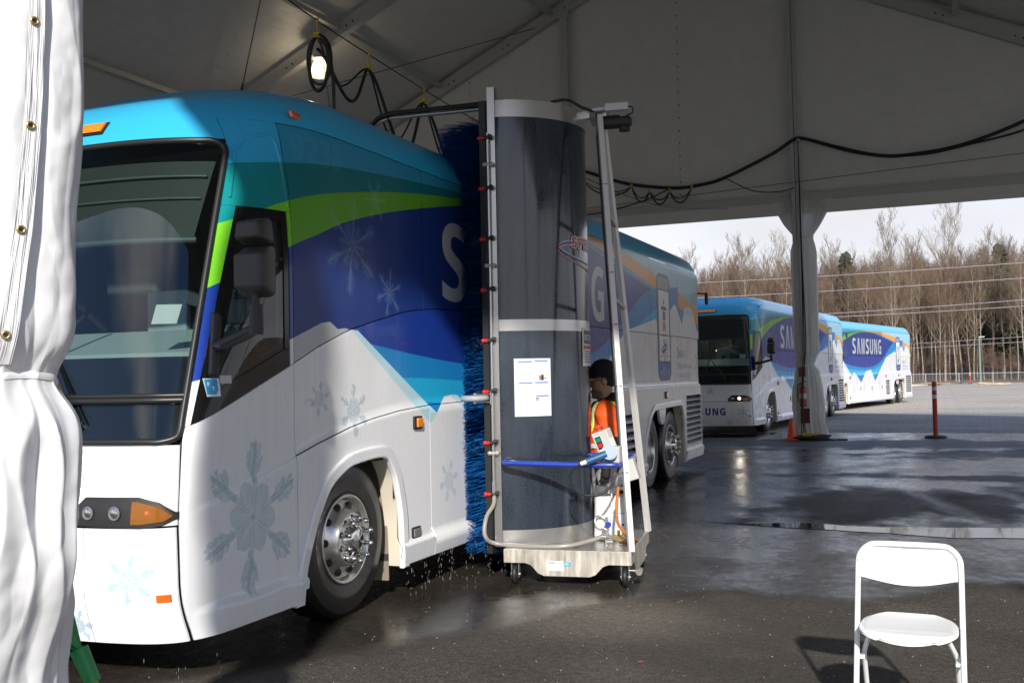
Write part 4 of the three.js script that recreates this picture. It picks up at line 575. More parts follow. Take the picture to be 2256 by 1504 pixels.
{
  const P = (n, g, m, par = wm) => obj(n, g, m, par);
  // deck with its folded aprons
  const apr = (w) => ex([[-w, 0.27], [w, 0.27], [w, 0.172], [w - 0.17, 0.172], [w - 0.215, 0.155], [w - 0.27, 0.095], [w - 0.315, 0.078], [-w + 0.315, 0.078], [-w + 0.27, 0.095], [-w + 0.215, 0.155], [-w + 0.17, 0.172], [-w, 0.172]], 0.004, 0.001);
  P('deck', rbox(0.98, 0.012, 1.1, 0.004, [0, 0.268, 0]), steel);
  P('apron', apr(0.49).translate(0, 0, 0.548), steelDirty); P('apron', apr(0.55).rotateY(Math.PI / 2).translate(0.488, 0, 0), steelDirty); P('apron', apr(0.49).translate(0, 0, -0.552), steelDirty);
  const plate = P('rating_plate', box(0.12, 0.072, 0.002, [-0.085, 0.155, 0.5545]), std(lin(0.9), 0.4, 0, { map: canvasTex(160, 96, (x) => { x.fillStyle = '#eef1f6'; x.fillRect(0, 0, 160, 96); x.fillStyle = '#9db2e0'; x.fillRect(8, 8, 68, 20); x.fillStyle = '#333'; x.font = '20px sans-serif'; x.fillText('CE', 112, 30); x.strokeStyle = '#b8c0d0'; for (let y = 36; y < 92; y += 10) { x.beginPath(); x.moveTo(6, y); x.lineTo(154, y); x.stroke(); } x.fillText('V', 14, 84); }) }));
  P('rating_plate', box(0.052, 0.028, 0.002, [0.008, 0.17, 0.5545]), std(lin(0.9), 0.4, 0, { map: canvasTex(96, 48, (x) => { x.fillStyle = '#49aee0'; x.fillRect(0, 0, 96, 48); x.fillStyle = '#eaf6fb'; x.font = 'bold 28px sans-serif'; x.fillText('GTS', 14, 34); }) }));
  // castors
  for (const [cx, cz] of [[-0.41, 0.50], [0.44, 0.50], [-0.41, -0.46], [0.44, -0.46]]) {
    const c = new THREE.Group(); c.name = 'castor'; c.position.set(cx, 0, cz); wm.add(c);
    obj('wheel', move(lathe([[0.0, -0.016], [0.03, -0.019], [0.062, -0.019], [0.073, -0.013], [0.076, 0], [0.073, 0.013], [0.062, 0.019], [0.03, 0.019], [0, 0.016]], 36), [0, 0.077, 0], [0, 0, Math.PI / 2]), blackRub, c);
    obj('fork', [box(0.005, 0.12, 0.045, [-0.028, 0.115, 0]), box(0.005, 0.12, 0.045, [0.028, 0.115, 0]), box(0.061, 0.006, 0.055, [0, 0.175, 0]), cyl(0.008, 0.008, 0.075, [0, 0.077, 0], [0, 0, Math.PI / 2], 10), cyl(0.011, 0.011, 0.012, [0.034, 0.077, 0], [0, 0, Math.PI / 2], 6), cyl(0.011, 0.011, 0.012, [-0.034, 0.077, 0], [0, 0, Math.PI / 2], 6)], steelBright, c);
  }
  P('tow_eye', [seg(V(0.47, 0.125, 0.5), V(0.53, 0.125, 0.5), 0.01), cyl(0.026, 0.026, 0.06, [0.545, 0.122, 0.5], [Math.PI / 2, 0, 0], 20)], steel);
  // shield: clear sheet bent round the brush, bound with stainless bands
  const c = toLocal(-3.36, 0, -8.1), RS = 0.68, a0 = 1.45, a1 = -1.0, arc = (u, y, r = RS) => { const a = lerp(a0, a1, u) - MT * 0; return V(c.x + r * Math.cos(a), y, c.z + r * Math.sin(a)); };
  const sheet = (y0, y1, r, nu = 72, nv = 8) => grid(nu, nv, (u, v) => arc(u, lerp(y0, y1, v), r), null, (p, u, v) => [u, v]);
  const film = dataTex(512, 1024, (u, v) => { const x = u * 1.5, y = v * 3.5; const runs = fbm(x * 34, y * 1.3, 2, 4), sp = Math.pow(Math.max(0, noise.noise(x * 120, y * 120, 4)), 2.0) * 1.6, cloud = fbm(x * 3, y * 1.6, 8, 4); const k = clamp(0.42 + 0.32 * runs + 0.45 * cloud + 0.5 * sp); return [k, k, k]; });
  P('shield', sheet(0.27, 3.79, RS), phys(lin(0.03, 0.041, 0.06), 0.16, { ior: 1.7, roughnessMap: (() => { const t = film.clone(); t.needsUpdate = true; return t; })(), roughness: 0.3, map: dataTex(512, 1024, (u, v) => { const x = u * 1.5, y = v * 3.5; const s = Math.pow(Math.max(0, noise.noise(x * 110, y * 100, 4)), 1.6), d = 0.66 + 0.32 * fbm(x * 22, y * 2.2, 2, 4) + 0.7 * fbm(x * 3, y * 2.4, 5, 5) + 3.2 * s; return [d, d, d * 1.02]; }) }));
  P('shield_band', [sheet(3.655, 3.79, RS + 0.004), sheet(3.79, 3.79, RS)], steelBright); P('shield_band', sheet(1.955, 2.045, RS + 0.004), steelBright); P('shield_band', sheet(0.275, 0.395, RS + 0.004), steelBright);
  // decals on the shield
  const decal = (u0, u1, y0, y1, m, r = RS + 0.006) => grid(24, 6, (u, v) => arc(lerp(u0, u1, u), lerp(y0, y1, v), r), null, (p, u, v) => [u, v]);
  const uOf = (px) => { let b = 0, bd = 9; for (let u = 0; u <= 0.69; u += 0.002) { const w = arc(u, 1.6).applyAxisAngle(V(0, 1, 0), MT), v = V(w.x + MC[0], 1.6, w.z + MC[1]).project(camera), d = Math.abs((v.x * 0.5 + 0.5) * 2256 - px); if (d < bd) { bd = d; b = u; } } return b; };
  scene.updateMatrixWorld(true); camera.updateMatrixWorld(true); camera.updateProjectionMatrix();
  P('instruction_sheet', decal(uOf(1133), uOf(1212), 1.28, 1.735), std(lin(0.88), 0.35, 0, { map: canvasTex(512, 800, (x, w, h) => {
    x.fillStyle = '#e9ecee'; x.fillRect(0, 0, w, h); x.fillStyle = '#fbfcfe'; x.fillRect(16, 14, w - 32, h - 28); const r = rngOf(4);
    const bar = (a, b, c) => { x.fillStyle = '#2f5fc0'; x.fillRect(a, b, c, 20); x.fillStyle = '#e8eefa'; x.fillRect(a + 6, b + 4, 14, 20); x.fillStyle = '#dfe8fa'; for (let i = a + 28; i < a + c - 14; i += 12 + 10 * r()) x.fillRect(i, b + 7, 8, 5); };
    bar(36, 34, 206); bar(262, 28, 206); bar(40, 330, 206); bar(266, 326, 206); bar(270, 510, 206);
    const lines = (a, b, n, wd, col = '#59636f') => { x.fillStyle = col; for (let i = 0; i < n; i++) x.fillRect(a, b + i * 13, wd * (0.6 + 0.4 * r()), 4); };
    lines(290, 60, 3, 160); lines(60, 76, 2, 60); lines(190, 76, 2, 56); x.strokeStyle = '#5f6b80'; x.lineWidth = 2; for (const [a, b, c, d] of [[110, 110, 56, 104], [200, 118, 36, 96], [300, 118, 100, 70], [420, 100, 44, 88], [60, 420, 130, 70], [300, 420, 130, 66], [205, 400, 70, 90], [140, 260, 60, 46]]) x.strokeRect(a, b, c, d);
    x.strokeStyle = '#333'; x.lineWidth = 4; x.beginPath(); x.moveTo(62, 156); x.lineTo(90, 190); x.moveTo(90, 156); x.lineTo(62, 190); x.stroke(); x.fillStyle = '#444'; x.fillRect(262, 160, 18, 10);
    lines(200, 222, 1, 110, '#555'); lines(40, 250, 5, 90); lines(270, 244, 6, 60); x.fillStyle = '#8d8a88'; x.fillRect(340, 232, 66, 72); x.fillStyle = '#3a2a28'; x.fillRect(374, 226, 34, 80); x.fillStyle = '#b04a38'; x.fillRect(408, 270, 46, 12); x.fillRect(350, 276, 30, 12);
    lines(76, 364, 2, 140, '#e08a8a'); lines(300, 360, 4, 160); lines(60, 402, 1, 100, '#555'); lines(216, 410, 2, 60, '#e08a8a'); lines(60, 520, 3, 120); lines(84, 562, 11, 150); x.fillStyle = '#333'; x.fillRect(284, 544, 50, 40); x.fillStyle = '#e8b4b4'; x.fillRect(288, 556, 42, 22); lines(350, 546, 5, 120); lines(310, 610, 8, 150); lines(80, 724, 2, 70, '#d88'); lines(300, 730, 1, 80);
  }) }));
  P('logo_decal', decal(uOf(1228), Math.min(0.8, uOf(1299) + 0.24), 2.46, 2.76), std(lin(0.9), 0.4, 0, { alphaTest: 0.4, map: canvasTex(640, 320, (x, w, h) => { x.clearRect(0, 0, w, h); x.lineWidth = 9; for (const [col, dy] of [['#e9eef4', -7], ['#2f6fc0', 0]]) { x.strokeStyle = col; x.beginPath(); x.ellipse(330, 170 + dy, 300, 82, 0.12, 1.3, 4.6); x.stroke(); } for (const [col, dy] of [['#e9eef4', 40], ['#c02430', 34]]) { x.strokeStyle = col; x.beginPath(); x.ellipse(330, 176 + dy, 310, 84, 0.2, 0.9, 4.2); x.stroke(); } x.font = 'bold 130px sans-serif'; x.lineWidth = 14; x.strokeStyle = '#eef0f4'; x.strokeText('SPEEDY', 138, 132, 480); x.fillStyle = '#c41f2c'; x.fillText('SPEEDY', 138, 132, 480); }) }));
  P('maker_label', decal(uOf(1283), Math.min(0.72, uOf(1299) + 0.12), 1.67, 1.985), std(lin(0.85), 0.4, 0, { map: canvasTex(160, 240, (x, w, h) => { x.fillStyle = '#e4e6ea'; x.fillRect(0, 0, w, h); x.fillStyle = '#20242c'; x.fillRect(14, 16, 132, 84); x.fillStyle = '#e4e6ea'; x.font = 'bold 52px sans-serif'; x.fillText('BITIMEC', 18, 78, 124); x.fillStyle = '#c22'; x.fillRect(10, 112, 140, 20); x.fillStyle = '#555'; for (let i = 0; i < 5; i++) x.fillRect(20, 146 + i * 16, 110 - 10 * (i % 3), 7); }) }));
  // mast: dark lip against the brush, bright post beside it
  const pL = arc(0, 0), pm = V(pL.x - 0.02, 0, pL.z + 0.0);
  P('mast', [box(0.06, 3.62, 0.05, [pm.x, 0.27 + 1.81, pm.z]), box(0.03, 3.62, 0.08, [pm.x + 0.015, 0.27 + 1.81, pm.z - 0.03])], steel);
  P('splash_lip', box(0.05, 3.56, 0.14, [pm.x - 0.055, 0.22 + 1.78, pm.z - 0.02], [0, -0.2, 0]), blackRub);
  const px0 = pm.x - 0.022, pz = pm.z + 0.055;
  const pipe = P('spray_pipe', [seg(V(px0, 0.78, pz), V(px0, 3.52, pz), 0.011), seg(V(px0, 0.68, pz), V(px0, 0.78, pz), 0.016)], steelBright);
  for (let k = 0; k < 8; k++) { const y = 0.69 + k * 0.403 + 0.0; const yy = 3.48 - k * 0.4; const n = P('nozzle', [cyl(0.016, 0.013, 0.035, [px0 - 0.045, yy, pz], [0, 0, Math.PI / 2], 12), sph(0.018, [px0 - 0.065, yy, pz], 12)], redPlastic); obj('clip', [cyl(0.02, 0.02, 0.03, [px0 - 0.012, yy, pz], [0, 0, Math.PI / 2], 12), cyl(0.019, 0.019, 0.03, [px0 + 0.02, yy + 0.008, pz], [0, 0, Math.PI / 2], 12)], blackRub, n); }
  for (const y of [3.27, 2.47, 1.0]) P('pipe_clip', [cyl(0.014, 0.014, 0.075, [px0, y, pz], [0, 0, Math.PI / 2], 10), sph(0.018, [px0 - 0.03, y, pz], 10), sph(0.018, [px0 + 0.03, y, pz], 10)], steelDirty);
  P('supply_hose', tube([V(px0, 0.68, pz), V(px0 - 0.005, 0.6, pz + 0.01), V(px0 - 0.06, 0.5, pz + 0.03), V(px0 - 0.06, 0.36, pz + 0.06), V(px0 + 0.03, 0.295, 0.47), V(-0.2, 0.288, 0.485), V(0.0, 0.295, 0.46), V(0.15, 0.32, 0.36), V(0.24, 0.345, 0.3)], 0.017, 90, 10), hoseClear);
  // guide wheel that runs on the bus
  { const gy = 1.43, g = P('guide_wheel', [lathe([[0, -0.022], [0.08, -0.024], [0.108, -0.02], [0.116, 0], [0.108, 0.02], [0.08, 0.024], [0, 0.022]], 36).translate(px0 - 0.135, gy, pz + 0.02)], std(lin(0.34, 0.35, 0.36), 0.5)); obj('bracket', [box(0.14, 0.004, 0.04, [px0 - 0.07, gy + 0.03, pz + 0.02]), box(0.14, 0.004, 0.04, [px0 - 0.07, gy - 0.03, pz + 0.02]), box(0.006, 0.1, 0.05, [px0 - 0.002, gy, pz + 0.02]), cyl(0.012, 0.012, 0.08, [px0 - 0.135, gy, pz + 0.02], null, 10)], steelBright, g); }
  // brush: a shaft and its bristles, pressed flat where they meet the coach
  P('brush_shaft', seg(V(c.x, 0.18, c.z), V(c.x, 3.8, c.z), 0.09, 0.09, 20), blackRub);
  {
    const r = rngOf(21), pos = [], nor = [], col = [], busX = (y) => y > 3.44 ? -99 : y > 3.2 ? -3.60 - (y - 3.2) * 0.8 : -3.603;
    for (let i = 0; i < 36000; i++) {
      const y0 = r() < 0.2 ? 3.3 + 0.42 * r() : 0.2 + 3.5 * r(), a = r() * Math.PI * 2, len = (y0 > 3.35 ? 0.5 : 0.43) * (0.9 + 0.1 * r()); if (y0 < 3.2 && Math.cos(a) > 0.55 && r() < 0.6) continue;
      const w0 = V(-3.36 + 0.09 * Math.cos(a), y0, -8.1 + 0.09 * Math.sin(a)), dir = V(Math.cos(a + 0.25 * (r() - 0.5)), 0.1 * (r() - 0.5), Math.sin(a + 0.25 * (r() - 0.5))), path = [w0]; let p = w0.clone(), d = dir.clone();
      const steps = 5; for (let k = 1; k <= steps; k++) { d.y -= 0.02; const q = p.clone().addScaledVector(d, len / steps), lim = busX(q.y); if (q.x < lim) { const s = Math.sign(d.z) || 1; q.x = lim + 0.012 * r(); q.z = p.z + s * len / steps * 0.95; d.set(-0.05, d.y - 0.02, s); } p = q; path.push(q); }
      const sh = 0.55 + 0.6 * r(), tint = r(), up = V(0, 1, 0).addScaledVector(V(r() - 0.5, 0, r() - 0.5), 0.8).normalize();
      for (let k = 0; k < steps; k += 1) {
        const A = toLocal(path[k].x, path[k].y, path[k].z), Bq = toLocal(path[k + 1].x, path[k + 1].y, path[k + 1].z), wd = 0.0042 * (1 - k / steps * 0.5), wd2 = 0.0042 * (1 - (k + 1) / steps * 0.5);
        const dd = V().subVectors(Bq, A), sd = V().crossVectors(dd, up).normalize(), nn = V().crossVectors(dd, sd).normalize();
        const v = [A.clone().addScaledVector(sd, wd), A.clone().addScaledVector(sd, -wd), Bq.clone().addScaledVector(sd, -wd2), Bq.clone().addScaledVector(sd, wd2)];
        for (const q of [0, 1, 2, 0, 2, 3]) { pos.push(v[q].x, v[q].y, v[q].z); nor.push(nn.x, nn.y, nn.z); col.push(0.012 * sh, lerp(0.12, 0.25, tint) * sh, lerp(0.46, 0.68, tint) * sh); }
      }
    }
    const g = new THREE.BufferGeometry(); g.setAttribute('position', new THREE.Float32BufferAttribute(pos, 3)); g.setAttribute('normal', new THREE.Float32BufferAttribute(nor, 3)); g.setAttribute('color', new THREE.Float32BufferAttribute(col, 3)); g.setAttribute('uv', new THREE.Float32BufferAttribute(new Float32Array(pos.length / 3 * 2), 2));
    P('brush_bristles', g, phys(lin(1), 0.45, { vertexColors: true })).userData.kind = 'stuff';
  }
  // sloping legs with rungs
  const f0 = V(0.492, 0.27, 0.53), f1 = V(0.245, 3.70, 0.03), r0 = V(0.492, 0.27, -0.5), r1 = V(0.265, 3.62, -0.06);
  P('leg', beam(f0, f1, 0.042, 0.042), legMetal); P('leg', beam(r0, r1, 0.04, 0.04), legMetal);
  for (const t of [0.56, 0.76]) P('rung', beam(f0.clone().lerp(f1, t), r0.clone().lerp(r1, t), 0.035, 0.03), steelDirty);
  P('cable_tie', [0.17, 0.36, 0.5, 0.62, 0.83].map((t) => { const p = f0.clone().lerp(f1, t); return box(0.047, 0.006, 0.047, [p.x, p.y, p.z], [0, 0, 0.06]); }), blackRub);
  P('control_cable', [tube(Array.from({ length: 12 }, (_, i) => { const p = f0.clone().lerp(f1, 0.22 + 0.78 * i / 11); return V(p.x - 0.028 - 0.003 * Math.sin(i * 2), p.y, p.z - 0.01); }).concat([V(0.1, 3.77, 0.06), V(0.0, 3.82, 0.12), V(-0.12, 3.80, 0.18)]), 0.012, 90, 8), tube(Array.from({ length: 10 }, (_, i) => { const p = f0.clone().lerp(f1, 0.25 + 0.7 * i / 9); return V(p.x - 0.038, p.y, p.z - 0.02); }), 0.006, 60, 6)], blackRub);
  // head: top rail, actuator and gear motor
  const top = toLocal(-3.36, 3.74, -8.1);
  P('top_rail', [beam(V(top.x - 0.1, 3.74, top.z), V(0.30, 3.73, -0.05), 0.06, 0.06), beam(V(0.19, 3.70, 0.05), V(0.19, 3.66, -0.1), 0.05, 0.05)], steel);
  P('gear_motor', [rbox(0.24, 0.085, 0.11, 0.03, [0.38, 3.64, -0.02]), cyl(0.055, 0.055, 0.16, [0.32, 3.645, -0.02], [0, 0, Math.PI / 2], 18), cyl(0.045, 0.04, 0.05, [0.44, 3.59, -0.02], null, 16)], blackRub);
  P('actuator', [seg(V(0.14, 3.745, 0.02), V(0.29, 3.752, 0.02), 0.016), rbox(0.19, 0.062, 0.06, 0.008, [0.385, 3.756, 0.02])], std(lin(0.62), 0.4)); P('actuator_lead', tube([V(0.47, 3.75, 0.03), V(0.51, 3.745, 0.03), V(0.515, 3.70, 0.03), V(0.46, 3.68, 0.02)], 0.006, 20, 6), blackRub);
  // boom carrying the feed hoses across the coach roof
  const w = (x, y, z) => toLocal(x, y, z);
  P('hose_boom', [tube([w(-3.15, 3.75, -7.5), w(-3.6, 3.81, -7.7), w(-4.15, 3.88, -7.9), w(-4.5, 3.92, -8.05), w(-4.66, 3.86, -8.1), w(-4.8, 3.66, -8.18)], 0.018, 80, 10)], steelBright);
  P('feed_hose', [tube([w(-3.12, 3.78, -7.48), w(-3.6, 3.845, -7.68), w(-4.15, 3.915, -7.88), w(-4.48, 3.955, -8.02), w(-4.64, 3.90, -8.06), w(-4.82, 3.70, -8.12), w(-4.95, 3.56, -8.15)], 0.021, 90, 8), tube([w(-3.15, 3.765, -7.46), w(-3.7, 3.85, -7.7), w(-4.4, 3.945, -8.0), w(-4.62, 3.92, -8.1), w(-4.78, 3.74, -8.16), w(-4.86, 3.56, -8.2)], 0.014, 90, 8)], blackRub);
  const chain = []; for (let i = 0; i < 22; i++) { const p = w(-4.62, 3.86 - i * 0.018, -8.1); const t = new THREE.TorusGeometry(0.011, 0.0028, 5, 10); t.scale(0.7, 1.1, 1); if (i % 2) t.rotateY(Math.PI / 2); t.translate(p.x, p.y, p.z); chain.push(t); } P('chain', chain, steelBright);
  // blue push bar round the machine
  P('push_bar', tube([V(c.x + 0.12, 0.93, c.z + 0.66), V(c.x + 0.13, 0.93, c.z + 0.74), V(c.x + 0.2, 0.93, c.z + 0.79), V(0.0, 0.92, 0.545), V(0.34, 0.915, 0.53), V(0.40, 0.915, 0.48), V(0.42, 0.915, 0.36), V(0.43, 0.915, -0.2), V(0.38, 0.915, -0.36), V(0.2, 0.915, -0.42), V(-0.1, 0.915, -0.42)], 0.021, 140, 12), bluePaint);
  // control box on the front leg with start and stop buttons, mushroom stop and blue plug
  { const g = new THREE.Group(); g.name = 'control_box'; g.position.set(0.30, 1.06, 0.42); g.rotation.set(0.15, -0.2, 0.35); wm.add(g);
    obj('housing', rbox(0.13, 0.23, 0.09, 0.006, [0, 0, 0]), std(lin(0.55, 0.55, 0.52), 0.5), g); obj('start_button', rbox(0.034, 0.034, 0.016, 0.004, [-0.025, 0.055, 0.047]), std(lin(0.0, 0.25, 0.16), 0.4), g); obj('stop_button', rbox(0.034, 0.034, 0.016, 0.004, [-0.025, 0.012, 0.047]), redPlastic, g); obj('button_frame', rbox(0.048, 0.098, 0.008, 0.004, [-0.025, 0.032, 0.045]), blackRub, g); obj('nameplate', box(0.05, 0.022, 0.004, [-0.02, -0.035, 0.046]), std(lin(0.7, 0.75, 0.85), 0.4), g);
    obj('emergency_stop', [cyl(0.02, 0.02, 0.025, [-0.01, 0.125, 0], null, 16), lathe([[0, 0.028], [0.02, 0.026], [0.034, 0.016], [0.034, 0.008], [0.022, 0]], 20).translate(-0.01, 0.136, 0)], std(lin(0.65, 0.06, 0.03), 0.4), g);
    obj('warning_label', box(0.07, 0.12, 0.003, [0.067, -0.02, 0.01], [0, Math.PI / 2, 0]), std(lin(0.8, 0.75, 0.74), 0.5), g); }
  P('power_plug', [seg(V(0.325, 1.0, 0.56), V(0.18, 0.945, 0.60), 0.034, 0.026, 16), cyl(0.06, 0.06, 0.05, [0.345, 1.01, 0.545], [Math.PI / 2 - 0.3, 0, -0.2], 24), cyl(0.05, 0.05, 0.056, [0.345, 1.01, 0.545], [Math.PI / 2 - 0.3, 0, -0.2], 24)], std(lin(0.018, 0.09, 0.2), 0.4));
  P('plug_gland', seg(V(0.18, 0.945, 0.60), V(0.135, 0.93, 0.61), 0.02, 0.016, 12), std(lin(0.6), 0.4));
  P('plug_housing', rbox(0.1, 0.13, 0.1, 0.015, [0.37, 0.99, 0.47]), std(lin(0.45, 0.46, 0.46), 0.5));
  P('junction_box', rbox(0.1, 0.16, 0.12, 0.008, [0.47, 0.86, 0.30], [0, 0, 0.3]), std(lin(0.5, 0.5, 0.49), 0.5));
  P('power_lead', tube([V(0.15, 0.935, 0.60), V(0.06, 0.87, 0.59), V(0.06, 0.76, 0.57), V(0.15, 0.69, 0.54), V(0.28, 0.7, 0.5), V(0.36, 0.79, 0.46), V(0.4, 0.9, 0.42)], 0.0085, 60, 8), blackRub);
  P('orange_hose', tube([V(0.40, 0.75, 0.50), V(0.385, 0.6, 0.51), V(0.39, 0.48, 0.5), V(0.45, 0.38, 0.44), V(0.5, 0.32, 0.30), V(0.46, 0.285, 0.2), V(0.36, 0.29, 0.24)], 0.011, 70, 8), std(lin(0.55, 0.16, 0.03), 0.45));
  // valve group on the deck
  P('valve_group', [seg(V(0.22, 0.345, 0.31), V(0.44, 0.345, 0.34), 0.014, 0.014, 10), cyl(0.02, 0.02, 0.04, [0.25, 0.345, 0.315], [0, 0, Math.PI / 2], 8), box(0.02, 0.22, 0.05, [0.27, 0.38, 0.29]), cyl(0.017, 0.017, 0.05, [0.30, 0.31, 0.33], [0, 0, Math.PI / 2], 12), seg(V(0.27, 0.40, 0.31), V(0.22, 0.42, 0.31), 0.007), seg(V(0.24, 0.42, 0.31), V(0.24, 0.36, 0.31), 0.007)], steelBright); P('brass_valve', [rbox(0.09, 0.036, 0.036, 0.005, [0.37, 0.345, 0.335]), cyl(0.012, 0.012, 0.05, [0.37, 0.375, 0.335], null, 10)], brassM); P('valve_knob', cyl(0.02, 0.024, 0.04, [0.29, 0.44, 0.325], [Math.PI / 2, 0, 0], 14), bluePaint);
}
// detergent jug standing on the deck
{
  const p = V(0.28, 0.275, 0.02).applyAxisAngle(V(0, 1, 0), MT), t = thing('detergent_jug', 'white plastic jug of washing liquid standing on the machine deck', 'jug', [p.x + MC[0], p.y, p.z + MC[1]], MT - 0.1);
  const jug = phys(lin(0.72, 0.71, 0.67), 0.45, { transmission: 0.12 });
  obj('body', [(() => { const g = rbox(0.29, 0.36, 0.19, 0.045, [0, 0.18, 0], null, 5), q = g.attributes.position; for (let i = 0; i < q.count; i++) { const y = q.getY(i); if (y > 0.3) q.setX(i, q.getX(i) * 0.93); q.setZ(i, q.getZ(i) * (1 - 0.04 * Math.sin(y * 30))); } g.computeVertexNormals(); return g; })(), cyl(0.043, 0.043, 0.05, [-0.085, 0.375, 0], null, 24)], jug, t);
  obj('handle', tube([V(-0.01, 0.35, 0), V(0.0, 0.395, 0), V(0.04, 0.412, 0), V(0.10, 0.41, 0), V(0.125, 0.39, 0), V(0.125, 0.345, 0)], 0.017, 40, 10), jug, t);
  obj('cap', cyl(0.05, 0.048, 0.045, [-0.085, 0.405, 0], null, 28), jug, t);
  obj('label', box(0.115, 0.125, 0.002, [0.065, 0.18, 0.098]), std(lin(0.85), 0.5, 0, { map: canvasTex(192, 208, (x, w, h) => { x.fillStyle = '#e8ecf2'; x.fillRect(0, 0, w, h); x.fillStyle = '#3c74b8'; x.font = 'bold 30px sans-serif'; x.fillText('Speedy Wash Liquid', 8, 34, 176); x.fillStyle = '#4a6fb0'; x.fillRect(60, 66, 44, 66); x.fillStyle = '#dfe6f4'; x.fillRect(68, 80, 26, 34); x.fillStyle = '#9aa6bc'; for (let i = 0; i < 5; i++) x.fillRect(14, 146 + i * 11, 130, 4); x.fillStyle = '#2e4fa0'; x.beginPath(); x.arc(162, 176, 18, 0, 7); x.fill(); }) }), t);
  obj('suction_tube', tube([V(-0.03, 0.41, 0.03), V(0.01, 0.40, 0.09), V(0.02, 0.30, 0.12), V(0.0, 0.16, 0.13), V(-0.06, 0.12, 0.14), V(-0.11, 0.15, 0.14), V(-0.10, 0.20, 0.14), V(-0.04, 0.20, 0.14), V(0.0, 0.14, 0.15), V(0.01, 0.10, 0.19)], 0.0055, 90, 6), phys(lin(0.75), 0.3, {}), t);
}
// spray from the nozzles and the run-off dripping from the skirt
{
  const r = rngOf(77), gs = [], drop = (x, y, z, s) => { const g = new THREE.OctahedronGeometry(s, 0); g.scale(0.7, y < 0.4 ? 5 + 9 * r() : 1.5, 0.7); g.translate(x, y, z); gs.push(g); };
  for (const [x, z, n] of [[-3.62, -4.52, 6], [-3.62, -5.12, 24], [-3.62, -6.75, 14], [-3.6, -6.95, 18], [-3.6, -7.2, 20], [-3.6, -7.4, 22], [-3.63, -4.25, 6], [-3.7, -4.12, 6]]) for (let i = 0; i < n; i++) drop(x + 0.03 * (r() - 0.5), 0.245 * r(), z + 0.12 * (r() - 0.5), 0.0009 + 0.0007 * r());
  for (let i = 0; i < 60; i++) { const y = 0.3 * r(); drop(-3.5 + 0.3 * r(), y, -7.0 - 0.8 * r(), 0.0009 + 0.0009 * r()); }
  for (let k = 0; k < 8; k++) { const y = 3.48 - k * 0.4; for (let i = 0; i < 60; i++) { const t = Math.pow(r(), 0.8), d = 0.02 + 0.13 * t; drop(-3.235 - d, y + d * 0.42 * (r() - 0.5) * 2 - 0.02, -7.39 + d * 0.5 * (r() - 0.5), 0.0008 + 0.0007 * r()); } }
  tag(obj('water_drops', gs, phys(lin(0.42), 0.2, { ior: 1.33 })), 'fine spray at the red nozzles and drips falling from the bus skirt', 'water drops', null, 'stuff');
}

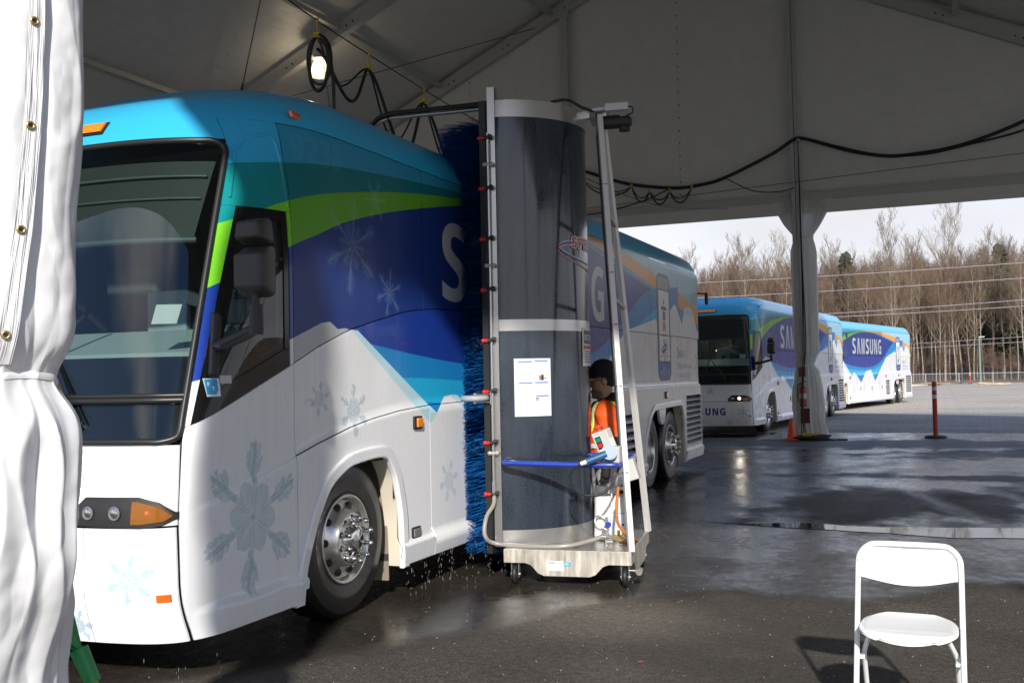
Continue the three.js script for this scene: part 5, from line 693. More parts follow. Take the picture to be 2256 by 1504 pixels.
// ---------------------------------------------------------------- the man behind the machine
{
  const skinM = phys(lin(0.40, 0.235, 0.155), 0.5), cloth = std(lin(0.82, 0.10, 0.012), 0.75, 0, { bumpMap: wrinkle, bumpScale: 0.006 }), blackC = std(lin(0.014), 0.9), knit = std(lin(0.012), 0.95), trousers = std(lin(0.42, 0.40, 0.39), 0.85), reflect = std(lin(0.72), 0.35), yellow = std(lin(0.62, 0.72, 0.03), 0.6);
  // he stands at the origin facing -x (towards the coach), head tipped back a little, looking up at the brush
  const t = thing('person', 'person in orange work jacket, black beanie and glasses standing behind the machine', 'person', [-2.73, 0.0, -8.72], 0.3);
  const hd = [-0.005, 1.565, 0]; // middle of the head
  const rot = (p) => { const a = 0.2, x = p[0] - hd[0], y = p[1] - hd[1]; return [x * Math.cos(a) + y * Math.sin(a), y * Math.cos(a) - x * Math.sin(a), p[2]]; }; // into the head's own axes, -x is the face
  const headF = (p) => { const q = rot(p); let d = sEll(q, [0.012, 0.035, 0], [0.098, 0.108, 0.078]); d = smin(d, sEll(q, [-0.03, -0.045, 0], [0.062, 0.075, 0.058]), 0.05); d = smin(d, sCap(q, [-0.088, 0.018, 0], [-0.122, -0.022, 0], 0.009, 0.016), 0.012); d = smin(d, sEll(q, [-0.088, -0.10, 0], [0.024, 0.02, 0.026]), 0.03); d = smin(d, sEll(q, [-0.094, -0.058, 0], [0.014, 0.008, 0.025]), 0.01); d = smin(d, sEll(q, [-0.091, -0.073, 0], [0.013, 0.008, 0.022]), 0.008); d = smin(d, sCap(q, [-0.088, 0.035, -0.045], [-0.088, 0.035, 0.045], 0.012, 0.012), 0.02); for (const s of [-1, 1]) { d = Math.max(d, -sEll(q, [-0.098, 0.012, s * 0.031], [0.018, 0.014, 0.018])); d = smin(d, sEll(q, [-0.078, 0.012, s * 0.031], [0.013, 0.012, 0.014]), 0.004); d = smin(d, sEll(q, [0.014, -0.004, s * 0.084], [0.021, 0.034, 0.014]), 0.005); } d = smin(d, sCap(p, [0.02, 1.36, 0], [0.012, 1.5, 0], 0.062, 0.056), 0.03); return d; };
  obj('head', skin(headF, [-0.16, 1.36, -0.13], [0.16, 1.75, 0.13], 0.006), skinM, t);
  obj('eye', [-1, 1].map((s) => { const q = [-0.092, 0.014, s * 0.031], a = 0.2; return sph(0.0095, [hd[0] + q[0] * Math.cos(a) - q[1] * Math.sin(a), hd[1] + q[1] * Math.cos(a) + q[0] * Math.sin(a), q[2]], 10); }), std(lin(0.3, 0.28, 0.26), 0.3), t);
  const eyebrow = (p) => { const q = rot(p); return Math.max(Math.min(sCap(q, [-0.097, 0.041, 0.015], [-0.088, 0.044, 0.052], 0.006, 0.005), sCap(q, [-0.097, 0.041, -0.015], [-0.088, 0.044, -0.052], 0.006, 0.005)), -9); };
  obj('eyebrow', skin(eyebrow, [-0.14, 1.55, -0.08], [0.0, 1.66, 0.08], 0.004), blackC, t);
  obj('stubble', skin((p) => { const q = rot(p); return Math.max(headF(p) - 0.0015, sEll(q, [-0.05, -0.085, 0], [0.075, 0.05, 0.07])); }, [-0.16, 1.4, -0.12], [0.1, 1.6, 0.12], 0.006), std(lin(0.24, 0.145, 0.10), 0.8), t);
  obj('hair', skin((p) => { const q = rot(p); return Math.max(sEll(q, [0.03, 0.03, 0], [0.088, 0.1, 0.082]), -(q[0] + 0.012 + 0.25 * q[1]), -q[1] - 0.055, -sEll(q, [0.0, -0.01, 0.085], [0.03, 0.04, 0.03]), -sEll(q, [0.0, -0.01, -0.085], [0.03, 0.04, 0.03])) - 0.002; }, [-0.12, 1.46, -0.12], [0.18, 1.72, 0.12], 0.006), blackC, t);
  obj('beanie', skin((p) => { const q = rot(p); let d = sEll(q, [0.022, 0.075, 0], [0.112, 0.105, 0.094]); d = smin(d, sEll(q, [0.022, 0.05, 0], [0.116, 0.035, 0.097]), 0.015); d += 0.0015 * Math.sin(Math.atan2(q[2], q[0] - 0.02) * 40); return Math.max(d, -(q[1] - (0.036 + 0.42 * Math.max(0, -q[0] - 0.06) - 0.35 * Math.max(0, q[0] - 0.02)))); }, [-0.16, 1.48, -0.13], [0.2, 1.8, 0.13], 0.006), knit, t);
  { const ring = (s) => new THREE.TorusGeometry(0.022, 0.0032, 6, 20).scale(1.15, 0.85, 1).rotateY(-Math.PI / 2).translate(-0.119, 0.012, s * 0.033), gl = merge([ring(1), ring(-1), seg(V(-0.12, 0.014, -0.012), V(-0.12, 0.014, 0.012), 0.0018), seg(V(-0.118, 0.014, 0.057), V(0.01, 0.02, 0.084), 0.0032), seg(V(-0.118, 0.014, -0.057), V(0.01, 0.02, -0.084), 0.0032)]); gl.rotateZ(0.2); gl.translate(...hd); obj('glasses', gl, blackC, t); }
  const warp = (f) => (p) => f([p[0], p[1] + 0.09 * smooth(0.95, 1.25, p[1]), p[2]]); // rounded, sloping shoulders
  const torso = warp((p) => { let d = sEll(p, [0.02, 1.16, 0], [0.15, 0.30, 0.235]); d = smin(d, sEll(p, [0.015, 0.95, 0], [0.155, 0.24, 0.215]), 0.12); d = smin(d, sCap(p, [0.02, 1.36, -0.17], [0.02, 1.36, 0.17], 0.075, 0.075), 0.1); d += 0.006 * noise.noise(p[0] * 7, p[1] * 6, p[2] * 7) + 0.007 * noise.noise(p[0] * 18, p[1] * 9, p[2] * 18); return Math.max(d, 0.74 - p[1]); });
  const armF = (s, j) => warp((p) => { let d = sCap(p, [0.02, 1.34, s * 0.215], j[0], 0.082, 0.066); d = smin(d, sCap(p, j[0], j[1], 0.066, 0.052), 0.03); return d + 0.007 * noise.noise(p[0] * 9, p[1] * 9, p[2] * 9) + 0.004 * Math.sin(p[1] * 55 + 3 * noise.noise(p[0] * 8, p[1] * 4, p[2] * 8)); });
  const jn = [[0.07, 1.09, 0.285], [0.02, 0.85, 0.27]], jf = [[0.06, 1.09, -0.28], [-0.12, 0.93, -0.25]];
  obj('jacket', skin((p) => Math.min(smin(torso(p), armF(1, jn)(p), 0.05), smin(torso(p), armF(-1, jf)(p), 0.05)), [-0.26, 0.72, -0.42], [0.3, 1.52, 0.42], 0.0125), cloth, t);
  obj('sleeve', [skin((p) => Math.max(armF(1, jn)(p) - 0.004, p[1] - 1.07), [-0.12, 0.74, 0.15], [0.2, 1.1, 0.4], 0.011)], blackC, t);
  obj('hood', skin((p) => { let d = sEll(p, [0.05, 1.345, 0], [0.115, 0.075, 0.125]); d = smin(d, sCap(p, [-0.075, 1.30, -0.055], [-0.075, 1.30, 0.055], 0.042, 0.042), 0.05); d = smin(d, sEll(p, [0.10, 1.37, 0], [0.07, 0.07, 0.10]), 0.04); return Math.max(d + 0.012 * noise.noise(p[0] * 14, p[1] * 14, p[2] * 14), -sCap(p, [-0.01, 1.36, 0], [-0.06, 1.55, 0], 0.055, 0.085)); }, [-0.2, 1.2, -0.2], [0.24, 1.52, 0.2], 0.009), blackC, t);
  for (const o of t.children) if (['head', 'eye', 'eyebrow', 'stubble', 'hair', 'beanie', 'glasses'].includes(o.name)) { o.scale.setScalar(1.1); o.position.set(-0.1 * hd[0], -0.1 * hd[1] - 0.03, 0); }
  const band = (y0, y1, o, test) => skin((p) => Math.max(torso(p) - o, y0 - p[1], p[1] - y1, test ? test(p) : -9), [-0.22, y0 - 0.02, -0.32], [0.26, y1 + 0.02, 0.32], 0.009);
  obj('vest_stripe', skin((p) => Math.max(torso(p) - 0.007, Math.abs(p[2] - 0.125 - 0.04 * (1.3 - p[1])) - 0.024, 0.99 - p[1], p[1] - 1.36), [-0.22, 0.97, 0.05], [0.26, 1.4, 0.24], 0.008), yellow, t);
  obj('reflective_stripe', [skin((p) => Math.max(torso(p) - 0.009, Math.abs(p[2] - 0.125 - 0.04 * (1.3 - p[1])) - 0.01, 0.99 - p[1], p[1] - 1.36), [-0.22, 0.97, 0.05], [0.26, 1.4, 0.24], 0.006), band(0.955, 1.0, 0.008, (p) => p[2] < 0.02 ? 1 : -1), band(1.285, 1.305, 0.008, (p) => (p[0] > 0 || Math.abs(p[2]) > 0.15) ? 1 : -1)], reflect, t);
  obj('trousers', skin((p) => { let d = sEll(p, [0.02, 0.85, 0], [0.13, 0.16, 0.175]); for (const s of [-1, 1]) { d = smin(d, sCap(p, [0.02, 0.82, s * 0.09], [0.0 + 0.02 * s, 0.47, s * 0.11], 0.095, 0.075), 0.06); d = smin(d, sCap(p, [0.02 * s, 0.47, s * 0.11], [0.02 + 0.03 * s, 0.09, s * 0.12], 0.075, 0.068), 0.03); } return Math.max(d + 0.007 * noise.noise(p[0] * 9, p[1] * 5, p[2] * 9) + 0.004 * Math.sin(p[1] * 40 + p[2] * 20), p[1] - 0.9); }, [-0.2, 0.0, -0.28], [0.24, 0.94, 0.28], 0.014), trousers, t);
  obj('boot', [-1, 1].map((s) => skin((p) => Math.max(smin(sCap(p, [0.04, 0.07, s * 0.12], [-0.13, 0.045, s * 0.13], 0.055, 0.045), sCap(p, [0.03, 0.06, s * 0.12], [0.03, 0.16, s * 0.12], 0.055, 0.06), 0.03), -p[1]), [-0.22, -0.02, s * 0.12 - 0.09], [0.14, 0.22, s * 0.12 + 0.09], 0.012)), blackC, t);
  // gloved hands with curled fingers
  for (const [s, w, dir] of [[1, [0.015, 0.83, 0.268], [-0.1, -1, 0]], [-1, [-0.14, 0.92, -0.245], [-0.85, -0.5, 0]]]) {
    const d = V(...dir).normalize(), f = (p) => { let q = sCap(p, w, [w[0] + d.x * 0.09, w[1] + d.y * 0.09, w[2]], 0.034, 0.038); for (let k = 0; k < 4; k++) { const o = (k - 1.5) * 0.02, b = [w[0] + d.x * 0.1 + d.y * o * -1, w[1] + d.y * 0.1 + d.x * o, w[2]], l = [0.06, 0.07, 0.066, 0.05][k], m = [b[0] + d.x * l * 0.6 - 0.006, b[1] + d.y * l * 0.6, b[2] - s * 0.01], e = [m[0] - 0.014 + d.x * l * 0.35, m[1] + d.y * l * 0.35, m[2] - s * 0.02]; q = smin(q, Math.min(sCap(p, b, m, 0.0105, 0.01), sCap(p, m, e, 0.01, 0.0085)), 0.006); } return smin(q, Math.min(sCap(p, [w[0] + d.x * 0.03, w[1] + d.y * 0.03, w[2] - s * 0.02], [w[0] + d.x * 0.06 - 0.03, w[1] + d.y * 0.06, w[2] - s * 0.045], 0.014, 0.011), sCap(p, [w[0] + d.x * 0.06 - 0.03, w[1] + d.y * 0.06, w[2] - s * 0.045], [w[0] + d.x * 0.09 - 0.04, w[1] + d.y * 0.09, w[2] - s * 0.045], 0.011, 0.009)), 0.01); };
    obj('glove', skin(f, [w[0] - 0.24, w[1] - 0.24, w[2] - 0.12], [w[0] + 0.1, w[1] + 0.06, w[2] + 0.12], 0.006), blackC, t);
  }
}

// ---------------------------------------------------------------- hanging cables, lamp
const yellowClip = std(lin(0.5, 0.36, 0.02), 0.5);
{
  // festoon wire runs down the bay to the far gable; the brush's feed cables hang from trolleys on it
  const wy = table([[-24.7, 5.5], [-18, 4.6], [-13, 4.35], [-9.95, 4.355], [-8.8, 4.385], [-7.75, 4.43], [-6.95, 4.475], [-5, 4.65], [-2.2, 4.95]]), on = (z) => V(-4.5, wy(z), z);
  tag(obj('festoon_wire', tube([-2.3, -5, -6.95, -7.75, -8.8, -9.95, -13, -18, -24.7].map(on), 0.006, 60, 5), cableMat), 'thin wire slung down the bay over the coach, carrying yellow trolleys', 'wire');
  const zs = [-6.95, -7.75, -8.8, -9.95], ft = thing('cable_festoon', 'looped black feed cables hung from yellow clips on the overhead wire', 'cable');
  const hang = zs.map((z) => on(z).add(V(0, -0.13, 0)));
  zs.forEach((z, i) => { const p = on(z), c = obj('clip', [rbox(0.032, 0.04, 0.02, 0.006, [p.x, p.y, p.z]), seg(p, p.clone().add(V(0, -0.1, 0)), 0.005), rbox(0.055, 0.03, 0.04, 0.01, [p.x, p.y - 0.11, p.z]), tube([p.clone().add(V(-0.03, -0.115, 0)), p.clone().add(V(-0.05, -0.14, 0)), p.clone().add(V(0, -0.135, 0.02)), p.clone().add(V(0.045, -0.14, 0)), p.clone().add(V(0.03, -0.11, 0))], 0.008, 20, 6)], yellowClip, ft); });
  const loop = (a, b, sag, side, r) => tube(Array.from({ length: 15 }, (_, k) => { const t = k / 14, p = a.clone().lerp(b, t); p.y -= sag * Math.pow(Math.sin(Math.PI * t), 1.6); p.x += side * Math.sin(Math.PI * t); return p; }), r, 60, 7);
  obj('cable', [loop(hang[0].clone().add(V(0, -0.1, 0)), hang[1], 0.36, 0.06, 0.014), loop(hang[0], hang[1], 0.26, -0.05, 0.009), loop(hang[1], hang[2], 0.62, 0.06, 0.015), loop(hang[1], hang[2], 0.5, -0.05, 0.009), loop(hang[2], hang[3], 0.6, 0.05, 0.014), loop(hang[2], hang[3], 0.45, -0.05, 0.009)], cableMat, ft);
  const h = hang[0], ring = (rx, ry, dy, dx, r, dz) => tube(Array.from({ length: 14 }, (_, k) => { const a = k / 13 * Math.PI * 2 * 0.97 + Math.PI / 2; return V(h.x + dx + rx * Math.cos(a), h.y + dy + ry * Math.sin(a), h.z + dz * Math.cos(a)); }), r, 80, 8);
  obj('coil', [ring(0.115, 0.225, -0.215, 0.012, 0.015, 0.04), ring(0.095, 0.2, -0.19, 0.02, 0.009, -0.03)], cableMat, ft);
  obj('drop_cable', [tube([h.clone(), h.clone().add(V(0.10, -0.12, 0)), h.clone().add(V(0.13, -0.35, -0.02)), h.clone().add(V(0.13, -0.6, -0.03)), h.clone().add(V(0.13, -0.92, -0.05))], 0.014, 50, 8)], cableMat, ft);
  const ch = []; for (let i = 0; i < 44; i++) { const g = new THREE.TorusGeometry(0.009, 0.0022, 5, 8); g.scale(0.7, 1.1, 1); if (i % 2) g.rotateY(Math.PI / 2); g.translate(h.x + 0.04 + 0.0028 * i, h.y - 0.03 - i * 0.019, h.z + 0.02); ch.push(g); } obj('chain', ch, steelWire, ft);
}
{
  const t = thing('pendant_lamp', 'lit bell-shaped pendant lamp hanging under the marquee roof above the coach', 'lamp', [-12.6, 8.53, -19.55]);
  const clearG = phys(lin(0.95), 0.35, { transmission: 0.85, ior: 1.45 });
  obj('ballast', [rbox(0.24, 0.28, 0.2, 0.02, [0, 0.47, 0]), cyl(0.16, 0.11, 0.06, [0, 0.30, 0], null, 24), box(0.02, 0.2, 0.02, [0, 0.7, 0])], std(lin(0.5), 0.4), t);
  obj('shade', lathe([[0.09, 0.26], [0.13, 0.22], [0.17, 0.12], [0.195, 0.0], [0.21, -0.11], [0.215, -0.13]], 36), clearG, t);
  obj('bulb', [lathe([[0, -0.09], [0.04, -0.07], [0.065, 0.0], [0.06, 0.08], [0.03, 0.16], [0.0, 0.2]], 20)], emit(lin(1, 0.80, 0.55), 8), t);
  obj('hanger', seg(V(0, 0.6, 0), V(0.0, 0.78, 0), 0.008), steelWire, t);
  const l = new THREE.PointLight(new THREE.Color(1, 0.8, 0.55), 0.7, 0, 2); l.position.set(0, -0.0, 0); l.shadow.radius = 3; l.castShadow = true; t.add(l);
}
{
  // supply cables slung along the far gable
  const z = TENT.back + 0.22, t = thing('slung_cable', 'thick black cable bundle slung in swags along the far gable wall', 'cable');
  obj('cable', [tube([[-8.6, 6.95], [-8.0, 6.71], [-6.98, 6.33], [-5.84, 6.12], [-5.1, 6.14], [-4.51, 6.27], [-3.44, 6.71], [-2.93, 7.0], [-2.7, 7.0], [-1.9, 6.70], [-1.1, 6.45], [-0.45, 6.39], [0.67, 6.5], [1.9, 6.88], [2.7, 7.3]].map(([x, y]) => V(x, y, z)), 0.042, 200, 8), tube([[-2.7, 6.98], [-1.4, 6.5], [-0.2, 6.36], [0.9, 6.5], [2.0, 6.72], [2.7, 7.2]].map(([x, y]) => V(x, y, z + 0.05)), 0.025, 120, 7), tube([[-5.9, 6.1], [-6.6, 5.85], [-7.6, 5.66], [-8.4, 5.62]].map(([x, y]) => V(x, y, z + 0.03)), 0.016, 50, 6), tube([[-4.55, 6.24], [-3.9, 5.88], [-3.3, 5.80], [-2.95, 5.86]].map(([x, y]) => V(x, y, z + 0.03)), 0.013, 40, 6)], cableMat, t);
  obj('clamp', rbox(0.1, 0.14, 0.1, 0.02, [-2.82, 7.02, z - 0.02]), alu, t);
  tag(obj('guide_wire', seg(V(-8.5, 5.78, z), V(2.8, 6.23, z), 0.008, 0.008, 5), steelWire), 'thin straight wire running below the slung cables', 'wire');
  const f2 = thing('small_cable_festoon', 'small brown cable loops bunched on clips under the far cables', 'cable'), hp = [[-8.2, 6.6], [-6.85, 6.24], [-6.4, 6.1], [-5.9, 6.05], [-5.35, 6.1]];
  const gs = []; for (let i = 0; i < hp.length - 1; i++) for (const [sg, r] of [[0.34, 0.02], [0.24, 0.014]]) gs.push(tube(Array.from({ length: 11 }, (_, k) => { const u = k / 10; return V(lerp(hp[i][0], hp[i + 1][0], u), lerp(hp[i][1], hp[i + 1][1], u) - sg * Math.pow(Math.sin(Math.PI * u), 0.75), z + 0.06); }), r, 40, 6)); obj('cable', gs, std(lin(0.05, 0.035, 0.025), 0.6), f2); obj('clip', hp.slice(1).map(([x, y]) => rbox(0.05, 0.12, 0.05, 0.01, [x, y, z + 0.06])), yellowClip, f2);
}

// ---------------------------------------------------------------- at the far doorway
{
  const orange = std(lin(0.78, 0.085, 0.02), 0.45), rub = std(lin(0.03), 0.8);
  const cone = thing('traffic_cone', 'bright orange traffic cone beside the foot of the far curtain', 'traffic cone', [-3.12, 0.004, -24.3]);
  obj('cone', lathe([[0.125, 0.03], [0.115, 0.045], [0.03, 0.5], [0.022, 0.505], [0.02, 0.49]], 28), orange, cone); obj('base', rbox(0.34, 0.035, 0.34, 0.012, [0, 0.018, 0]), orange, cone);
  const post = (label, p, h) => { const t = thing('delineator_post', label, 'bollard', p, 0, null); obj('tube', [cyl(0.052, 0.052, h - 0.06, [0, 0.06 + (h - 0.06) / 2, 0], null, 20), lathe([[0.052, h], [0.05, h + 0.02], [0.03, h + 0.03], [0, h + 0.032]], 20)], std(lin(0.52, 0.045, 0.02), 0.5), t); for (const y of [h - 0.13, h - 0.31]) obj('reflective_band', cyl(0.0535, 0.0535, 0.085, [0, y, 0], null, 20), std(lin(0.75), 0.3), t); obj('base', [lathe([[0.24, 0], [0.24, 0.03], [0.2, 0.055], [0.1, 0.065], [0, 0.065]], 28)], rub, t); return t; };
  post('orange post with white bands on a black base, at the doorway edge', [-0.06, 0.004, -25.25], 1.25);
  post('small orange post far off by the fence', [2.9, 0.004, -106.0], 1.15);
  const e = thing('fire_extinguisher', 'red fire extinguisher hung on the post of the far doorway', 'fire extinguisher', [-2.88, 1.0, -24.66]);
  obj('cylinder', lathe([[0, -0.24], [0.07, -0.235], [0.078, -0.2], [0.078, 0.17], [0.06, 0.22], [0.025, 0.245], [0.022, 0.27]], 24), std(lin(0.42, 0.02, 0.02), 0.3), e); obj('valve', [rbox(0.04, 0.06, 0.05, 0.01, [0, 0.29, 0]), rbox(0.12, 0.02, 0.025, 0.008, [0.04, 0.33, 0], [0, 0, 0.3])], std(lin(0.1), 0.4, 0.6), e); obj('label', lathe([[0.0795, 0.06], [0.0795, -0.06]], 24), std(lin(0.6, 0.57, 0.5), 0.5), e); obj('hose', tube([V(-0.02, 0.29, 0.02), V(-0.11, 0.25, 0.04), V(-0.115, 0.05, 0.05), V(-0.1, -0.12, 0.05)], 0.012, 30, 7), cableMat, e); obj('sign', box(0.16, 0.22, 0.004, [-0.01, 0.56, -0.02]), std(lin(0.26, 0.05, 0.04), 0.5), e); obj('tag_board', [box(0.19, 0.34, 0.03, [0.04, -0.46, -0.02])], std(lin(0.10, 0.02, 0.02), 0.6), e);
  const cb = thing('post_cables', 'black cables running down the far post into a heap at its foot', 'cable'); const r = rngOf(9), gs = []; for (let k = 0; k < 3; k++) gs.push(tube([V(-2.83, 7.0, -24.66), V(-2.83 + 0.012 * k, 4.0, -24.64), V(-2.84 + 0.03 * k, 2.2, -24.6), V(-2.88 + 0.04 * (r() - 0.5), 1.0, -24.5), V(-2.9 + 0.05 * k, 0.15, -24.42), V(-2.8 + 0.1 * k, 0.03, -24.35)], 0.011, 60, 6)); for (let k = 0; k < 9; k++) { const c = [-2.72 + 0.32 * (r() - 0.5), -24.38 + 0.2 * (r() - 0.5)], R = 0.16 + 0.14 * r(); gs.push(tube(Array.from({ length: 9 }, (_, i) => V(c[0] + R * 1.5 * Math.cos(i / 9 * 6.283), 0.02 + 0.01 * k, c[1] + R * 0.7 * Math.sin(i / 9 * 6.283))), 0.016, 50, 6, true)); } gs.push(tube([V(-2.6, 0.03, -24.3), V(-2.3, 0.02, -24.2), V(-2.05, 0.02, -24.35), V(-1.9, 0.02, -24.3)], 0.016, 30, 6)); obj('cable', gs, cableMat, cb); obj('connector', rbox(0.34, 0.07, 0.09, 0.02, [-2.72, 0.13, -24.3], [0, 0.2, 0]), yellowClip, cb);
  tag(obj('curtain_tail', grid(20, 10, (u, v) => V(-3.32 - 0.55 * u + 0.05 * Math.sin(v * 5), 0.012 + (1 - u) * 0.2 * Math.sin(v * Math.PI) + 0.03 * noise.noise(u * 5, v * 5, 1) * (1 - u), -24.75 + 0.3 * v + 0.1 * u)), greyVinyl), 'loose corner of pale vinyl lying on the ground left of the cone', 'vinyl sheet');
  const hz = thing('hose_end', 'short length of pale green hose with a nozzle lying at the right edge', 'hose', [1.92, 0, -24.2]); obj('hose', tube([V(-0.02, 0.05, 0), V(0.15, 0.1, -0.1), V(0.45, 0.07, 0.05), V(0.9, 0.03, -0.1), V(1.4, 0.03, 0.1)], 0.03, 40, 8), std(lin(0.25, 0.4, 0.33), 0.5), hz); obj('nozzle', seg(V(-0.24, 0.04, 0.06), V(0.0, 0.06, 0), 0.022, 0.045, 12), std(lin(0.45, 0.5, 0.47), 0.4), hz);
}

tag(obj('paper_scrap', box(0.03, 0.004, 0.014, [-1.565, 0.009, -5.57], [0, 0.4, 0]), std(lin(0.3, 0.05, 0.045), 0.7)), 'tiny red scrap lying on the asphalt in front of the machine', 'litter');
// ---------------------------------------------------------------- folding chair
{
  const wm2 = phys(lin(0.84, 0.84, 0.83), 0.35, { clearcoat: 0.4 }), t = thing('folding_chair', 'white folding chair standing alone on the asphalt at the right', 'chair', [-0.15, 0.004, -4.98], THREE.MathUtils.degToRad(22.4 - 24));
  // +z is the sitter's front. The long frame runs from the back rest down to the front feet, the short one from under the seat to the rear feet.
  const H = 0.776, w = 0.222, P = (s, y) => V(s, y, lerp(-0.17, 0.20, 1 - y / H));
  const fr = []; const pts = []; const rc = 0.085; for (const y of [0, 0.2, 0.45, H - rc - 0.02]) pts.push(P(-w, y)); for (let k = 1; k <= 5; k++) { const a = k / 6 * Math.PI / 2; pts.push(P(-w + rc * (1 - Math.cos(a)), H - rc + rc * Math.sin(a))); } pts.push(P(-0.1, H)); pts.push(P(0.1, H)); for (let k = 5; k >= 1; k--) { const a = k / 6 * Math.PI / 2; pts.push(P(w - rc * (1 - Math.cos(a)), H - rc + rc * Math.sin(a))); } for (const y of [H - rc - 0.02, 0.45, 0.2, 0]) pts.push(P(w, y));
  obj('frame', [tube(curve(pts, false, 0.4), 0.0125, 160, 12), cyl(0.015, 0.015, 0.03, P(-w, 0.015).toArray(), null, 12), cyl(0.015, 0.015, 0.03, P(w, 0.015).toArray(), null, 12), seg(P(-w, 0.11), P(w, 0.11), 0.009, 0.009, 10)], wm2, t);
  obj('rear_leg', [-1, 1].map((s) => tube([V(s * 0.155, 0.43, 0.10), V(s * 0.165, 0.40, 0.075), V(s * 0.192, 0.32, 0.0), V(s * 0.197, 0.27, -0.03), V(s * 0.2, 0.0, -0.2)], 0.0115, 40, 10)).concat([seg(V(-0.2, 0.10, -0.137), V(0.2, 0.10, -0.137), 0.009, 0.009, 10)]), wm2, t);
  obj('pivot_bracket', [-1, 1].map((s) => rbox(0.036, 0.016, 0.05, 0.004, [s * 0.207, 0.295, 0.03])), wm2, t);
  const rest = grid(40, 24, (u, v) => { const x = lerp(-w + 0.006, w - 0.006, u), k = x / w, yb = 0.627 - 0.032 * Math.pow(Math.max(0, Math.cos(k * 1.75)), 1.0), yt = H - 0.006 - (Math.abs(k) > 0.62 ? rc * 0.95 * (1 - Math.sqrt(Math.max(0, 1 - ((Math.abs(k) - 0.62) / 0.38) ** 2))) : 0), y = lerp(yb, yt, v), b = P(0, y).z; return V(x, y, b - 0.028 * (1 - k * k) - 0.006 + 0.016 * Math.pow(v, 6)); });
  obj('backrest', [rest, rest.clone().translate(0, 0, -0.006)], wm2, t); obj('rivet', [-1, 1].map((s) => sph(0.005, P(s * w, 0.70).add(V(0, 0, 0.012)).toArray(), 10)), std(lin(0.5), 0.3, 0.8), t);
  const seat = (dy) => grid(48, 40, (u, v) => { const k = Math.sin((u - 0.5) * Math.PI), q = Math.sin((v - 0.5) * Math.PI), hw = 0.206 * Math.pow(1 - Math.pow(Math.abs(q), 4) * 0.62, 0.5) * (1 - 0.04 * Math.max(0, -q)), z = 0.02 + q * 0.195 * (1 - 0.06 * Math.pow(Math.abs(k), 4)); const y = 0.448 + dy - 0.014 * (1 - k * k) * (1 - q * q) - 0.034 * (1 - 0.6 * k * k) * Math.pow(Math.max(0, (q - 0.66) / 0.34), 1.6) - 0.016 * Math.pow(Math.max(0, (Math.abs(k) - 0.86) / 0.14), 1.5) * 0.5 + 0.004 * Math.pow(Math.max(0, -q), 6) - 0.006 * q; return V(k * hw, y, z); });
  obj('seat', [seat(0), seat(-0.007)], wm2, t);
}
// ---------------------------------------------------------------- green rake at the curtain's foot
{
  const t = thing('leaf_rake', 'green plastic rake with a wooden handle leaning at the lower left', 'rake', [0, 0, 0]);
  const q = (X, y, Z) => V(X * Math.cos(0.391) - Z * Math.sin(0.391), y, -X * Math.sin(0.391) - Z * Math.cos(0.391)); // right, up, ahead of the camera
  const green = phys(lin(0.02, 0.25, 0.065), 0.4), s0 = q(-1.42, 0.626, 3.45), s1 = q(-1.466, 0.72, 3.46), h1 = q(-1.19, 0.22, 3.38);
  obj('handle', seg(s0, h1, 0.0145, 0.0145, 16), std(lin(0.5, 0.25, 0.09), 0.55), t);
  obj('socket', [seg(s0.clone().lerp(s1, -0.15), s1, 0.026, 0.031, 20)], green, t);
  const tips = [], hd = q(-1.575, 0.93, 3.47); for (let k = 0; k < 7; k++) { const u = k / 6 - 0.5, o = V(0.05 * u, 0.01 * u, 0.22 * u); tips.push(tube([s1.clone().lerp(s0, 0.2), s1.clone().lerp(hd, 0.4).addScaledVector(o, 0.35), hd.clone().addScaledVector(o, 0.8), hd.clone().add(q(-0.06, 0.1, 0)).addScaledVector(o, 1.2)], 0.009, 24, 6)); }
  obj('head', [...tips, grid(10, 10, (u, v) => s1.clone().lerp(s0, 0.15).lerp(hd, v).add(V(0.04 * (u - 0.5) * (0.8 + v) + 0.012 * Math.cos((u - 0.5) * 9), 0.01 * Math.cos((u - 0.5) * 6), (0.05 + 0.15 * v) * (u - 0.5))))], green, t);
}

